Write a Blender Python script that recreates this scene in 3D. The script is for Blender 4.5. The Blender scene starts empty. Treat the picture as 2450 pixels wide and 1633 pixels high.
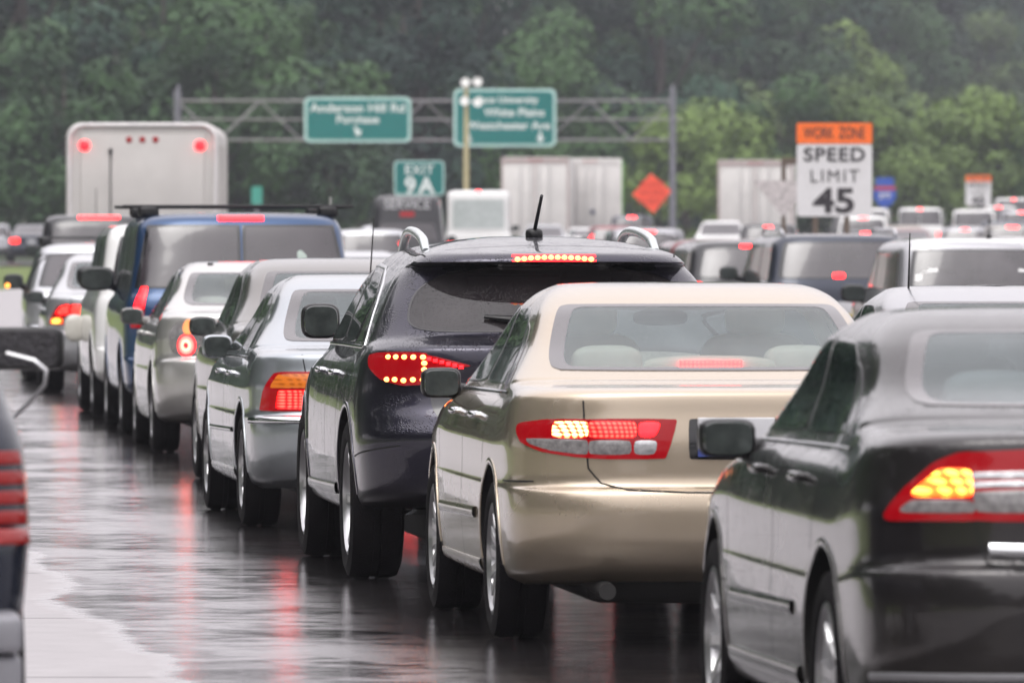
import bpy, bmesh, math, random
import numpy as np
from mathutils import Vector, Matrix
from mathutils.bvhtree import BVHTree
PI = math.pi
R = math.radians
random.seed(7)
S = bpy.context.scene
C = S.collection

# ------------------------------------------------------------------ camera, sky, sun, exposure
CAM_H = 1.63
cam = bpy.data.cameras.new('camera'); camo = bpy.data.objects.new('camera', cam); C.objects.link(camo)
camo.location = (0, 0, CAM_H)
camo.rotation_euler = (PI/2 - 0.01178, 0, 0)
cam.sensor_width = 36; cam.lens = 300; cam.clip_start = 1; cam.clip_end = 4000
cam.dof.use_dof = True; cam.dof.focus_distance = 41.5; cam.dof.aperture_fstop = 8.0
S.camera = camo
SUN_EL, SUN_AZ = R(58), R(200)
w = bpy.data.worlds.new('World'); S.world = w; w.use_nodes = True
nt = w.node_tree; nt.nodes.clear()
out = nt.nodes.new('ShaderNodeOutputWorld'); bg = nt.nodes.new('ShaderNodeBackground')
sky = nt.nodes.new('ShaderNodeTexSky'); sky.sky_type = 'NISHITA'; sky.sun_disc = False
sky.sun_elevation = SUN_EL; sky.sun_rotation = SUN_AZ; sky.dust_density = 6; sky.air_density = 1.0; sky.ozone_density = 1
hs = nt.nodes.new('ShaderNodeHueSaturation'); hs.inputs['Saturation'].default_value = 0.12
mxw = nt.nodes.new('ShaderNodeMix'); mxw.data_type = 'RGBA'; mxw.inputs[0].default_value = 0.55
mxw.inputs[7].default_value = (17, 16.2, 16.9, 1)
nt.links.new(sky.outputs[0], hs.inputs['Color']); nt.links.new(hs.outputs[0], mxw.inputs[6])
tcw = nt.nodes.new('ShaderNodeTexCoord'); sxw = nt.nodes.new('ShaderNodeSeparateXYZ'); nt.links.new(tcw.outputs['Generated'], sxw.inputs[0])
gw = nt.nodes.new('ShaderNodeMath'); gw.operation = 'MULTIPLY_ADD'; gw.inputs[1].default_value = .95; gw.inputs[2].default_value = .62; nt.links.new(sxw.outputs['Z'], gw.inputs[0])
vw = nt.nodes.new('ShaderNodeVectorMath'); vw.operation = 'SCALE'; nt.links.new(mxw.outputs[2], vw.inputs[0]); nt.links.new(gw.outputs[0], vw.inputs['Scale'])
nt.links.new(vw.outputs[0], bg.inputs['Color']); nt.links.new(bg.outputs[0], out.inputs[0])
bg.inputs['Strength'].default_value = 0.10
sl = bpy.data.lights.new('sun', 'SUN'); sl.energy = 0.6; sl.angle = R(30); sl.color = (1, .97, .93)
so = bpy.data.objects.new('sun', sl); C.objects.link(so)
sd = Vector((math.sin(SUN_AZ)*math.cos(SUN_EL), math.cos(SUN_AZ)*math.cos(SUN_EL), math.sin(SUN_EL)))
so.rotation_euler = sd.to_track_quat('Z', 'Y').to_euler()
S.view_settings.view_transform = 'Standard'; S.view_settings.look = 'None'; S.view_settings.gamma = 1
S.view_settings.exposure = 0.34
S.render.engine = 'CYCLES'

# ------------------------------------------------------------------ materials
MATS = {}
def nodes(name):
    m = bpy.data.materials.new(name); m.use_nodes = True
    t = m.node_tree; t.nodes.clear()
    o = t.nodes.new('ShaderNodeOutputMaterial')
    return m, t, o
def N(t, typ, **kw):
    n = t.nodes.new(typ)
    for k, v in kw.items():
        if k.startswith('i_'): n.inputs[k[2:].replace('_', ' ')].default_value = v
        else: setattr(n, k, v)
    return n
def ramp(t, fac, p0, p1, c0=(0,0,0,1), c1=(1,1,1,1)):
    r = t.nodes.new('ShaderNodeValToRGB'); r.color_ramp.elements[0].position = p0; r.color_ramp.elements[1].position = p1
    r.color_ramp.elements[0].color = c0; r.color_ramp.elements[1].color = c1
    t.links.new(fac, r.inputs[0]); return r
def simple(name, col, rough=.5, metal=0, coat=0, vary=.12, scale=6, bump=0, bscale=60, emit=None, es=0, spec=.5):
    if name in MATS: return MATS[name]
    m, t, o = nodes(name)
    p = N(t, 'ShaderNodeBsdfPrincipled')
    tc = N(t, 'ShaderNodeTexCoord'); ns = N(t, 'ShaderNodeTexNoise', i_Scale=scale, i_Detail=5.0)
    t.links.new(tc.outputs['Object'], ns.inputs['Vector'])
    c = Vector(col[:3])
    r = ramp(t, ns.outputs['Fac'], .3, .7, (*(c*(1-vary)), 1), (*(c*(1+vary)), 1))
    t.links.new(r.outputs[0], p.inputs['Base Color'])
    p.inputs['Roughness'].default_value = rough; p.inputs['Metallic'].default_value = metal
    p.inputs['Coat Weight'].default_value = coat; p.inputs['Coat Roughness'].default_value = .04
    p.inputs['Specular IOR Level'].default_value = spec
    if bump:
        n2 = N(t, 'ShaderNodeTexNoise', i_Scale=bscale, i_Detail=3.0); t.links.new(tc.outputs['Object'], n2.inputs['Vector'])
        b = N(t, 'ShaderNodeBump', i_Strength=bump, i_Distance=.01); t.links.new(n2.outputs['Fac'], b.inputs['Height'])
        t.links.new(b.outputs[0], p.inputs['Normal'])
    if emit:
        p.inputs['Emission Color'].default_value = (*emit, 1); p.inputs['Emission Strength'].default_value = es
    t.links.new(p.outputs[0], o.inputs[0])
    MATS[name] = m; return m
def paint(name, col, metal=.55, drops=0.0, rough=.33, dirt=.25):
    """clear coated wet car paint, fine metallic flake, road film low on the body, rain beads"""
    if name in MATS: return MATS[name]
    m, t, o = nodes(name)
    p = N(t, 'ShaderNodeBsdfPrincipled'); tc = N(t, 'ShaderNodeTexCoord')
    p.inputs['Metallic'].default_value = metal; p.inputs['Coat Weight'].default_value = 1; p.inputs['Coat Roughness'].default_value = .03
    p.inputs['Coat IOR'].default_value = 1.45; p.inputs['Specular IOR Level'].default_value = .2
    sx = N(t, 'ShaderNodeSeparateXYZ'); t.links.new(tc.outputs['Object'], sx.inputs[0])
    ns = N(t, 'ShaderNodeTexNoise', i_Scale=3.5, i_Detail=6.0, i_Roughness=.65); t.links.new(tc.outputs['Object'], ns.inputs['Vector'])
    # road film: z low and noisy
    ad = N(t, 'ShaderNodeMath', operation='MULTIPLY_ADD'); t.links.new(ns.outputs['Fac'], ad.inputs[0]); ad.inputs[1].default_value = .5
    ad.inputs[2].default_value = -.25; 
    sb = N(t, 'ShaderNodeMath', operation='ADD'); t.links.new(sx.outputs['Z'], sb.inputs[0]); t.links.new(ad.outputs[0], sb.inputs[1])
    rp = ramp(t, sb.outputs[0], .22, .62, (dirt, dirt, dirt, 1), (0, 0, 0, 1))
    mx = N(t, 'ShaderNodeMix', data_type='RGBA'); t.links.new(rp.outputs[0], mx.inputs[0])
    mx.inputs[6].default_value = (*col, 1); mx.inputs[7].default_value = (.13, .115, .10, 1)
    t.links.new(mx.outputs[2], p.inputs['Base Color'])
    rr = N(t, 'ShaderNodeMath', operation='MULTIPLY_ADD'); t.links.new(rp.outputs[0], rr.inputs[0]); rr.inputs[1].default_value = .5; rr.inputs[2].default_value = rough
    t.links.new(rr.outputs[0], p.inputs['Roughness'])
    cr = N(t, 'ShaderNodeMath', operation='MULTIPLY_ADD'); t.links.new(rp.outputs[0], cr.inputs[0]); cr.inputs[1].default_value = .5; cr.inputs[2].default_value = .03
    t.links.new(cr.outputs[0], p.inputs['Coat Roughness'])
    nb = N(t, 'ShaderNodeTexNoise', i_Scale=2.2, i_Detail=2.0); t.links.new(tc.outputs['Object'], nb.inputs['Vector'])
    b = N(t, 'ShaderNodeBump', i_Strength=.03, i_Distance=.02); t.links.new(nb.outputs['Fac'], b.inputs['Height'])
    last = b
    if drops:
        v = N(t, 'ShaderNodeTexVoronoi', i_Scale=105.0); t.links.new(tc.outputs['Object'], v.inputs['Vector'])
        n3 = N(t, 'ShaderNodeTexNoise', i_Scale=9.0, i_Detail=4.0); t.links.new(tc.outputs['Object'], n3.inputs['Vector'])
        th = N(t, 'ShaderNodeMath', operation='MULTIPLY_ADD'); t.links.new(n3.outputs['Fac'], th.inputs[0]); th.inputs[1].default_value = 1.1; th.inputs[2].default_value = -.22
        sm = N(t, 'ShaderNodeMath', operation='SUBTRACT', use_clamp=True); t.links.new(th.outputs[0], sm.inputs[0]); t.links.new(v.outputs['Distance'], sm.inputs[1])
        ge = N(t, 'ShaderNodeNewGeometry'); sg = N(t, 'ShaderNodeSeparateXYZ'); t.links.new(ge.outputs['Normal'], sg.inputs[0])
        st = N(t, 'ShaderNodeMapRange'); t.links.new(sg.outputs['Z'], st.inputs[0]); st.inputs[1].default_value = .12; st.inputs[2].default_value = .6; st.inputs[3].default_value = drops*.10; st.inputs[4].default_value = drops
        b2 = N(t, 'ShaderNodeBump', i_Distance=.012); t.links.new(st.outputs[0], b2.inputs['Strength']); t.links.new(sm.outputs[0], b2.inputs['Height'])
        t.links.new(b.outputs[0], b2.inputs['Normal']); last = b2
    t.links.new(last.outputs[0], p.inputs['Normal']); t.links.new(last.outputs[0], p.inputs['Coat Normal'])
    t.links.new(p.outputs[0], o.inputs[0]); MATS[name] = m; return m
def glass(name, tint=(.55, .62, .62), veil=.10, veilcol=(.6, .66, .68), rough=.02, drops=.25):
    """wet car glass: see-through, mirror reflection by angle, diffuse veil standing in for reflected sky"""
    if name in MATS: return MATS[name]
    m, t, o = nodes(name)
    tr = N(t, 'ShaderNodeBsdfTransparent'); tr.inputs[0].default_value = (*tint, 1)
    gl = N(t, 'ShaderNodeBsdfGlossy', i_Roughness=rough); gl.inputs[0].default_value = (.95, .95, .95, 1)
    df = N(t, 'ShaderNodeBsdfDiffuse'); df.inputs[0].default_value = (*veilcol, 1)  # veil colour paints in the pale reflection of the sky
    tc = N(t, 'ShaderNodeTexCoord'); ns = N(t, 'ShaderNodeTexNoise', i_Scale=3.0, i_Detail=4.0); t.links.new(tc.outputs['Object'], ns.inputs['Vector'])
    rp = ramp(t, ns.outputs['Fac'], .25, .8, (veil*.6,)*3+(1,), (veil*1.5,)*3+(1,))
    m1 = N(t, 'ShaderNodeMixShader'); t.links.new(rp.outputs[0], m1.inputs[0]); t.links.new(tr.outputs[0], m1.inputs[1]); t.links.new(df.outputs[0], m1.inputs[2])
    fr = N(t, 'ShaderNodeFresnel', i_IOR=1.55)
    m2 = N(t, 'ShaderNodeMixShader'); t.links.new(fr.outputs[0], m2.inputs[0]); t.links.new(m1.outputs[0], m2.inputs[1]); t.links.new(gl.outputs[0], m2.inputs[2])
    v = N(t, 'ShaderNodeTexVoronoi', i_Scale=90.0); t.links.new(tc.outputs['Object'], v.inputs['Vector'])
    rv = ramp(t, v.outputs['Distance'], .12, .3, (1,1,1,1), (0,0,0,1))
    b = N(t, 'ShaderNodeBump', i_Strength=drops, i_Distance=.003); t.links.new(rv.outputs[0], b.inputs['Height'])
    t.links.new(b.outputs[0], gl.inputs['Normal'])
    t.links.new(m2.outputs[0], o.inputs[0]); MATS[name] = m; return m
def lamp(name, base, emit, hot, strength, grid=0, lo=.15, hi=.42):
    """lamp lens; grid>0 lays a regular pattern of bright optic cells in the lens"""
    if name in MATS: return MATS[name]
    m, t, o = nodes(name)
    p = N(t, 'ShaderNodeBsdfPrincipled', i_Roughness=.15); p.inputs['Base Color'].default_value = (*base, 1)
    p.inputs['Coat Weight'].default_value = .5; p.inputs['Coat Roughness'].default_value = .04
    p.inputs['Emission Strength'].default_value = strength; p.inputs['Specular IOR Level'].default_value = .2
    if grid:
        tc = N(t, 'ShaderNodeTexCoord'); sx = N(t, 'ShaderNodeSeparateXYZ'); t.links.new(tc.outputs['Object'], sx.inputs[0])
        ad = N(t, 'ShaderNodeMath', operation='SUBTRACT'); t.links.new(sx.outputs['Y'], ad.inputs[0]); t.links.new(sx.outputs['X'], ad.inputs[1])
        cb = N(t, 'ShaderNodeCombineXYZ'); t.links.new(ad.outputs[0], cb.inputs[0]); t.links.new(sx.outputs['Z'], cb.inputs[1])
        v = N(t, 'ShaderNodeTexVoronoi', voronoi_dimensions='2D', i_Scale=float(grid), i_Randomness=0.0); t.links.new(cb.outputs[0], v.inputs['Vector'])
        r = ramp(t, v.outputs['Distance'], lo, hi, (*hot, 1), (*emit, 1))
        t.links.new(r.outputs[0], p.inputs['Emission Color'])
    else:
        p.inputs['Emission Color'].default_value = (*emit, 1)
    t.links.new(p.outputs[0], o.inputs[0]); MATS[name] = m; return m

BLK = simple('black_plastic', (.010, .010, .011), .36, bump=.15, spec=.4)
RUB = simple('tyre_rubber', (.007, .006, .007), .75, bump=.4, bscale=90, spec=.12)
GAP = simple('panel_gap', (.004, .004, .004), .8)
TRIM = simple('gloss_black_trim', (.012, .012, .014), .12, coat=.6)
CHR = simple('chrome', (.72, .73, .75), .12, metal=1, vary=.05)
ALU = simple('alloy_rim', (.55, .55, .56), .28, metal=.9, vary=.1)
DRK = simple('dark_metal', (.03, .03, .032), .5, metal=.4)
UND = simple('underbody', (.012, .011, .011), .8)
FRIT = simple('window_border', (.075, .068, .072), .18, coat=.8)
INTD = simple('dark_interior', (.03, .03, .032), .7)
CRM = simple('cream_leather', (.62, .58, .47), .5)
GRYI = simple('grey_interior', (.18, .19, .19), .7)
MIRG = simple('mirror_glass', (.055, .065, .062), .09, metal=.4, vary=.3, scale=14, bump=.12, bscale=40)
GCLR = glass('clear_car_glass', (.66, .74, .75), .15, (.40, .48, .50))
GSIDE = glass('side_car_glass', (.20, .30, .28), .05, (.1, .2, .17), drops=.15)
GTINT = glass('tinted_rear_glass', (.10, .09, .10), .14, (.14, .12, .13), drops=.5)
GDARK = simple('dark_tinted_glass', (.035, .030, .034), .16, coat=1, vary=.35, scale=4)
GGREY = simple('smoked_glass', (.035, .029, .034), .16, coat=1, vary=.2, scale=3)
RLIT = lamp('red_lamp_lit', (.3, .01, .01), (.5, .0006, .0015), (1, .03, .02), 9.0, grid=60, lo=.10, hi=.5)
RHOT = lamp('brake_lamp_bright', (.5, .05, .02), (.6, .004, .003), (1, .46, .16), 8.0, grid=62, lo=.28, hi=.5)
RYEL = lamp('brake_lamp_cells', (.5, .2, .02), (1, .05, .01), (1, .60, .08), 3.6, grid=40, lo=.26, hi=.44)
RDIM = lamp('red_lens', (.17, .002, .005), (.5, .0, .004), (0,0,0), .30)
RDRK = lamp('dark_red_lens', (.20, .006, .01), (.2, 0, 0), (0,0,0), .12)
RPLN = lamp('red_lamp_glow', (.5, .02, .02), (1, .0035, .006), (0,0,0), 9)
RCIRC = lamp('pink_lamp_glow', (.5, .1, .1), (1, .09, .07), (0,0,0), 4.5)
AMB = lamp('amber_lens', (.35, .09, .01), (.9, .22, .02), (.25, .04, .0), .35, grid=40)
AMB2 = lamp('amber_signal', (.7, .25, .08), (1, .32, .12), (0,0,0), .75)
CLRL = simple('clear_lens', (.20, .19, .19), .12, coat=1, vary=.35, scale=45)
CLRW = simple('silver_reflector', (.55, .55, .56), .2, metal=.7, vary=.2, scale=50)

# ------------------------------------------------------------------ object helpers
def tag(o, label=None, cat=None, group=None, kind=None):
    if label: o['label'] = label
    if cat: o['category'] = cat
    if group: o['group'] = group
    if kind: o['kind'] = kind
    return o
def empty(name, loc, rz=0):
    o = bpy.data.objects.new(name, None); C.objects.link(o); o.location = loc; o.rotation_euler = (0, 0, rz); o.empty_display_size = .3
    return o
def mk(name, V, F, mat, parent=None, angle=40, mi=None):
    me = bpy.data.meshes.new(name); me.from_pydata([tuple(v) for v in V], [], F)
    mats = mat if isinstance(mat, (list, tuple)) else [mat]
    for m in mats: me.materials.append(m)
    if mi is not None: me.polygons.foreach_set('material_index', mi)
    me.shade_smooth(); me.set_sharp_from_angle(angle=R(angle)); me.update()
    o = bpy.data.objects.new(name, me); C.objects.link(o); o.parent = parent
    return o
class MB:
    def __init__(s): s.V = []; s.F = []
    def add(s, V, F):
        n = len(s.V); s.V += [tuple(v) for v in V]; s.F += [tuple(i+n for i in f) for f in F]; return s
    def box(s, x0, x1, y0, y1, z0, z1, b=0.0):
        if b <= 0:
            V = [(x, y, z) for x in (x0, x1) for y in (y0, y1) for z in (z0, z1)]
            F = [(0,1,3,2),(4,6,7,5),(0,4,5,1),(2,3,7,6),(0,2,6,4),(1,5,7,3)]
            return s.add(V, F)
        bm = bmesh.new(); bmesh.ops.create_cube(bm, size=1)
        for v in bm.verts: v.co = Vector(((x0+x1)/2+v.co.x*(x1-x0), (y0+y1)/2+v.co.y*(y1-y0), (z0+z1)/2+v.co.z*(z1-z0)))
        bmesh.ops.bevel(bm, geom=bm.edges[:], offset=b, segments=3, profile=.5, affect='EDGES')
        bm.verts.index_update()
        s.add([v.co for v in bm.verts], [tuple(v.index for v in f.verts) for f in bm.faces]); bm.free(); return s
    def tube(s, pts, r, n=10, cap=True):
        pts = [Vector(p) for p in pts]; V = []; F = []
        rr = r if isinstance(r, (list, tuple)) else [r]*len(pts)
        up = Vector((0, 0, 1)); prev = None
        for i, p in enumerate(pts):
            d = (pts[min(i+1, len(pts)-1)] - pts[max(i-1, 0)]).normalized()
            a = d.cross(up) if prev is None else (prev - d*prev.dot(d))
            if a.length < 1e-4: a = d.cross(Vector((1, 0, 0)))
            a.normalize(); prev = a; b = d.cross(a)
            for k in range(n):
                t = 2*PI*k/n; V.append(p + (a*math.cos(t)+b*math.sin(t))*rr[i])
        for i in range(len(pts)-1):
            for k in range(n):
                F.append((i*n+k, i*n+(k+1)%n, (i+1)*n+(k+1)%n, (i+1)*n+k))
        if cap: F.append(tuple(range(n-1, -1, -1))); F.append(tuple((len(pts)-1)*n+k for k in range(n)))
        return s.add(V, F)
    def sup(s, c, a, e=3.0, n=20, m=12):
        """superellipsoid"""
        V = []; F = []
        f = lambda v, p: math.copysign(abs(v)**p, v)
        for i in range(m+1):
            ph = -PI/2 + PI*i/m
            for k in range(n):
                th = 2*PI*k/n
                V.append((c[0]+a[0]*f(math.cos(ph), 2/e)*f(math.cos(th), 2/e), c[1]+a[1]*f(math.cos(ph), 2/e)*f(math.sin(th), 2/e), c[2]+a[2]*f(math.sin(ph), 2/e)))
        for i in range(m):
            for k in range(n):
                F.append((i*n+k, i*n+(k+1)%n, (i+1)*n+(k+1)%n, (i+1)*n+k))
        return s.add(V, F)
    def lathe(s, prof, c=(0, 0, 0), n=40, axis='y', closed=False):
        V = []; F = []; m = len(prof)
        for k in range(n):
            t = 2*PI*k/n
            for (r, h) in prof:
                if axis == 'y': V.append((c[0]+r*math.cos(t), c[1]+h, c[2]+r*math.sin(t)))
                else: V.append((c[0]+r*math.cos(t), c[1]+r*math.sin(t), c[2]+h))
        for k in range(n):
            k2 = (k+1) % n
            for j in range(m-1 + (1 if closed else 0)):
                j2 = (j+1) % m
                F.append((k*m+j, k*m+j2, k2*m+j2, k2*m+j))
        return s.add(V, F)
    def mir(s):
        n = len(s.V); s.V += [(x, -y, z) for (x, y, z) in s.V]; s.F += [tuple(reversed([i+n for i in f])) for f in s.F]; return s
    def flip(s):
        s.V = [(x, -y, z) for (x, y, z) in s.V]; s.F = [tuple(reversed(f)) for f in s.F]; return s
    def build(s, name, mat, parent=None, angle=40): return mk(name, s.V, s.F, mat, parent, angle)

def pchip(P, sub):
    P = np.array(P, float); n = len(P); d = P[1:]-P[:-1]
    m = np.zeros_like(P)
    for i in range(1, n-1):
        a, b = d[i-1], d[i]
        m[i] = np.where(a*b > 0, 2*a*b/np.where(np.abs(a+b) < 1e-12, 1, a+b), 0)
    m[0] = d[0]; m[-1] = d[-1]
    out = []
    for i in range(n-1):
        for k in range(sub):
            t = k/sub
            h00 = 2*t**3-3*t**2+1; h10 = t**3-2*t**2+t; h01 = -2*t**3+3*t**2; h11 = t**3-t**2
            out.append(h00*P[i]+h10*m[i]+h01*P[i+1]+h11*m[i+1])
    out.append(P[-1]); return out
def sstep(t): t = max(0, min(1, t)); return t*t*(3-2*t)
# ring row: (z_rear, z_side, z_front, x_rear, x_front offset, half width, corner depth, corner power)
def ring(p, L, nr, nsd, tr, tf):
    zr, zs, zf, xr, df, w, D, e = p
    xf = L - df; Df = min(D*1.35, (xf-xr)*.45); D = min(D, (xf-xr)*.45)
    pts = []
    for i in range(nr+1):
        ph = PI/2*i/nr; pts.append((xr + D*(1-max(0, math.cos(ph))**(2/e)), w*math.sin(ph)**(2/e)))
    for i in range(1, nsd):
        t = i/nsd; pts.append((xr+D + (xf-Df-xr-D)*t, w))
    ef = max(2.2, e-.5)
    for i in range(nr, -1, -1):
        ph = PI/2*i/nr; pts.append((xf - Df*(1-max(0, math.cos(ph))**(2/ef)), w*math.sin(ph)**(2/ef)))
    o = []
    for (x, y) in pts:
        xi = (x-L/2)/(L/2); g = 1 - (tr if xi < 0 else tf)*abs(xi)**3
        a = sstep((x-xr)/.95); b = sstep((xf-x)/1.3)
        z = (zr + (zs-zr)*a) if x < (xr+xf)/2 else (zf + (zs-zf)*b)
        o.append((x, y*g, z))
    return o
def shell(rows, L, sub=4, nr=14, nsd=34, tr=.04, tf=.10):
    P = pchip(rows, sub); V = []; F = []
    rings = []
    for p in P:
        h = ring(p, L, nr, nsd, tr, tf)
        full = h + [(x, -y, z) for (x, y, z) in h[-2:0:-1]]
        rings.append(len(V)); V += full; M = len(full)
    H = len(h)
    for r in range(len(P)-1):
        a, b = rings[r], rings[r+1]
        for k in range(M):
            k2 = (k+1) % M; F.append((a+k, b+k, b+k2, a+k2))
    def cap(base, up):
        for i in range(H-1):
            l0 = base+i; l1 = base+i+1
            r0 = base + (M-i) % M; r1 = base + (M-i-1) % M
            f = [l0, l1, r1, r0]
            g = []
            for q in f:
                if q not in g: g.append(q)
            F.append(tuple(g if up else reversed(g)))
    cap(rings[0], True); cap(rings[-1], False)
    return V, F
def dense(poly, step=.03, rnd=2):
    """closed polygon -> rounded, evenly dense outline"""
    P = [Vector(p) for p in poly]
    n = len(P); Q = []
    for i in range(n):
        a, b = P[i], P[(i+1) % n]; L = (b-a).length
        c = min(.3, (.012 if rnd == 1 else .032)/max(L, 1e-6)) if rnd else 0
        if rnd: Q += [a.lerp(b, c), a.lerp(b, 1-c)]
        else: Q.append(a)
    for _ in range(rnd):
        T = []
        for i in range(len(Q)):
            a, b = Q[i], Q[(i+1) % len(Q)]; T += [a.lerp(b, .25), a.lerp(b, .75)]
        Q = T
    O = []
    for i in range(len(Q)):
        a, b = Q[i], Q[(i+1) % len(Q)]; k = max(1, int((b-a).length/step))
        for j in range(k): O.append(a.lerp(b, j/k))
    return O
def centroid(P):
    A = 0; cx = 0; cy = 0
    for i in range(len(P)):
        x0, y0 = P[i][0], P[i][1]; x1, y1 = P[(i+1) % len(P)][0], P[(i+1) % len(P)][1]
        c = x0*y1-x1*y0; A += c; cx += (x0+x1)*c; cy += (y0+y1)*c
    return (cx/(3*A), cy/(3*A))
def temp_obj(V, F):
    me = bpy.data.meshes.new('tmp'); me.from_pydata([tuple(v) for v in V], [], F)
    bm = bmesh.new(); bm.from_mesh(me); bmesh.ops.recalc_face_normals(bm, faces=bm.faces[:]); bm.to_mesh(me); bm.free()
    o = bpy.data.objects.new('tmp', me); C.objects.link(o); return o
def boolean(o, cutters):
    for solver in ('MANIFOLD', 'EXACT'):
        for c in cutters:
            md = o.modifiers.new('b', 'BOOLEAN'); md.operation = 'DIFFERENCE'; md.object = c; md.solver = solver
        bpy.context.view_layer.update()
        dg = bpy.context.evaluated_depsgraph_get()
        me = bpy.data.meshes.new_from_object(o.evaluated_get(dg))
        if len(me.polygons) > 10 and len(me.polygons) != len(o.data.polygons): break
        o.modifiers.clear()
    o.modifiers.clear()
    for c in cutters: bpy.data.objects.remove(c)
    return me
def prism(poly, axis, a, b):
    V = []; n = len(poly)
    for h in (a, b):
        for p in poly:
            V.append((p[0], h, p[1]) if axis == 'y' else (h, p[0], p[1]))
    F = [tuple(range(n)), tuple(range(2*n-1, n-1, -1))] + [(i, i+n, (i+1) % n+n, (i+1) % n) for i in range(n)]
    return V, F

def gz(Y): 
    t = max(0, Y-120); return .0042*t*t/(t+25) if t > 0 else 0.0

class Car:
    def __init__(s, name, label, cat, rows, L, pos, head, pm, tr=.04, tf=.10, lod=0, group=None):
        s.root = empty(name, (pos[0], pos[1], gz(pos[1])), PI/2 + R(head)); tag(s.root, label, cat, group)
        s.rows = rows; s.L = L; s.tr = tr; s.tf = tf; s.pm = pm; s.lod = lod
        s.sub, s.nr, s.ns = ((5, 16, 40), (3, 10, 22), (2, 7, 12))[lod]
        s.V, s.F = shell(rows, L, s.sub, s.nr, s.ns, tr, tf)
        s.bvh = BVHTree.FromPolygons(s.V, s.F)
        s.W = max(r[5] for r in rows)
        k = max(range(len(rows)), key=lambda i: rows[i][5])
        h = ring(rows[k], L, 24, 60, tr, tf); s.plan = [Vector((x, y)) for (x, y, z) in h]
        s.cum = [0]
        for i in range(1, len(s.plan)): s.cum.append(s.cum[-1] + (s.plan[i]-s.plan[i-1]).length)
    def hit(s, mode, a, b):
        if mode == 'rear': o, d = Vector((-1, a, b)), Vector((1, 0, 0))
        elif mode == 'front': o, d = Vector((s.L+1, a, b)), Vector((-1, 0, 0))
        elif mode == 'side': o, d = Vector((a, 2.2, b)), Vector((0, -1, 0))
        elif mode == 'top': o, d = Vector((a, b, 4)), Vector((0, 0, -1))
        else:
            sg = 1 if a >= 0 else -1; q = abs(a); i = 0
            while i < len(s.cum)-2 and s.cum[i+1] < q: i += 1
            p0, p1 = s.plan[i], s.plan[i+1]; t = (q-s.cum[i])/max(1e-6, s.cum[i+1]-s.cum[i]); p = p0.lerp(p1, t)
            def nm(j):
                j = max(1, min(len(s.plan)-2, j)); e = s.plan[j+1]-s.plan[j-1]; return Vector((-e.y, e.x)).normalized()
            n = nm(i).lerp(nm(i+1), t).normalized()
            if i == 0 and q < .02: n = Vector((-1, 0))
            o = Vector((p.x+n.x*.5, sg*(p.y+n.y*.5), b)); d = Vector((-n.x, -sg*n.y, 0))
        loc, nrm, _, _ = s.bvh.ray_cast(o, d)
        if loc is None:
            loc, nrm, _, _ = s.bvh.find_nearest(o + d*(1.2 if mode == 'side' else .5))
        if nrm.dot(d) > 0: nrm = -nrm
        return loc, nrm
    def patch(s, poly, mode, off=.004, s0=1.0, s1=0.0, n=None, rnd=2, step=.03, skirt=True, mb=None, inw=.012):
        mb = mb or MB()
        O = dense(poly, step, rnd); c = centroid(O); c = Vector((c[0], c[1])); m = len(O)
        ext = max((p-c).length for p in O)
        n = n or max(3, int(ext*(s0-s1)/.05)); V = []; F = []
        levels = []
        if skirt: levels.append((s0*1.0+.004/ext, -inw))
        for i in range(n+1): levels.append((s0+(s1-s0)*i/n, off if i > 0 or not skirt else off*.8))
        if s1 > 0 and skirt: levels.append((s1, -inw))
        full = s1 <= 0
        if full: levels = levels[:-1]
        for (sc, of) in levels:
            for p in O:
                q = c + (p-c)*sc; l, nn = s.hit(mode, q.x, q.y); V.append(l + nn*of)
        for i in range(len(levels)-1):
            for k in range(m): F.append((i*m+k, i*m+(k+1) % m, (i+1)*m+(k+1) % m, (i+1)*m+k))
        if full:
            l, nn = s.hit(mode, c.x, c.y); V.append(l+nn*off); ci = len(V)-1; b = (len(levels)-1)*m
            for k in range(m): F.append((b+k, b+(k+1) % m, ci))
        bm = bmesh.new(); vs = [bm.verts.new(v) for v in V]
        for f in F: 
            try: bm.faces.new([vs[i] for i in f])
            except ValueError: pass
        bmesh.ops.recalc_face_normals(bm, faces=bm.faces[:])
        # outward check on the last faces
        bm.faces.ensure_lookup_table(); bm.normal_update()
        l, nn = s.hit(mode, c.x, c.y) if full else s.hit(mode, *(c+(O[0]-c)*(s0+s1)/2))
        test = bm.faces[-1] if full else bm.faces[(len(levels)//2)*m]
        if test.normal.dot(nn) < 0: bmesh.ops.reverse_faces(bm, faces=bm.faces[:])
        bm.verts.index_update()
        mb.add([v.co for v in bm.verts], [tuple(v.index for v in f.verts) for f in bm.faces]); bm.free()
        return mb
    def ribbon(s, pts, mode, wd=.006, off=.0015, mb=None, step=.03, hgt=None):
        """narrow strip following the panel along a path; hgt gives it a rounded section"""
        mb = mb or MB(); P = [Vector(p) for p in pts]; Q = []
        for i in range(len(P)-1):
            k = max(1, int((P[i+1]-P[i]).length/step))
            for j in range(k): Q.append(P[i].lerp(P[i+1], j/k))
        Q.append(P[-1]); V = []; F = []
        prof = [(-.5, 0), (.5, 0)] if hgt is None else [(-.5, -.2), (-.45, .6), (-.2, 1), (.2, 1), (.45, .6), (.5, -.2)]
        m = len(prof)
        for i, q in enumerate(Q):
            d = (Q[min(i+1, len(Q)-1)]-Q[max(i-1, 0)]).normalized(); n2 = Vector((-d.y, d.x))
            for (a, h) in prof:
                r = q + n2*wd*a; l, nn = s.hit(mode, r.x, r.y); V.append(l+nn*(off+(h*hgt if hgt else 0)))
        for i in range(len(Q)-1):
            for k in range(m-1): F.append((i*m+k, i*m+k+1, (i+1)*m+k+1, (i+1)*m+k))
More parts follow.
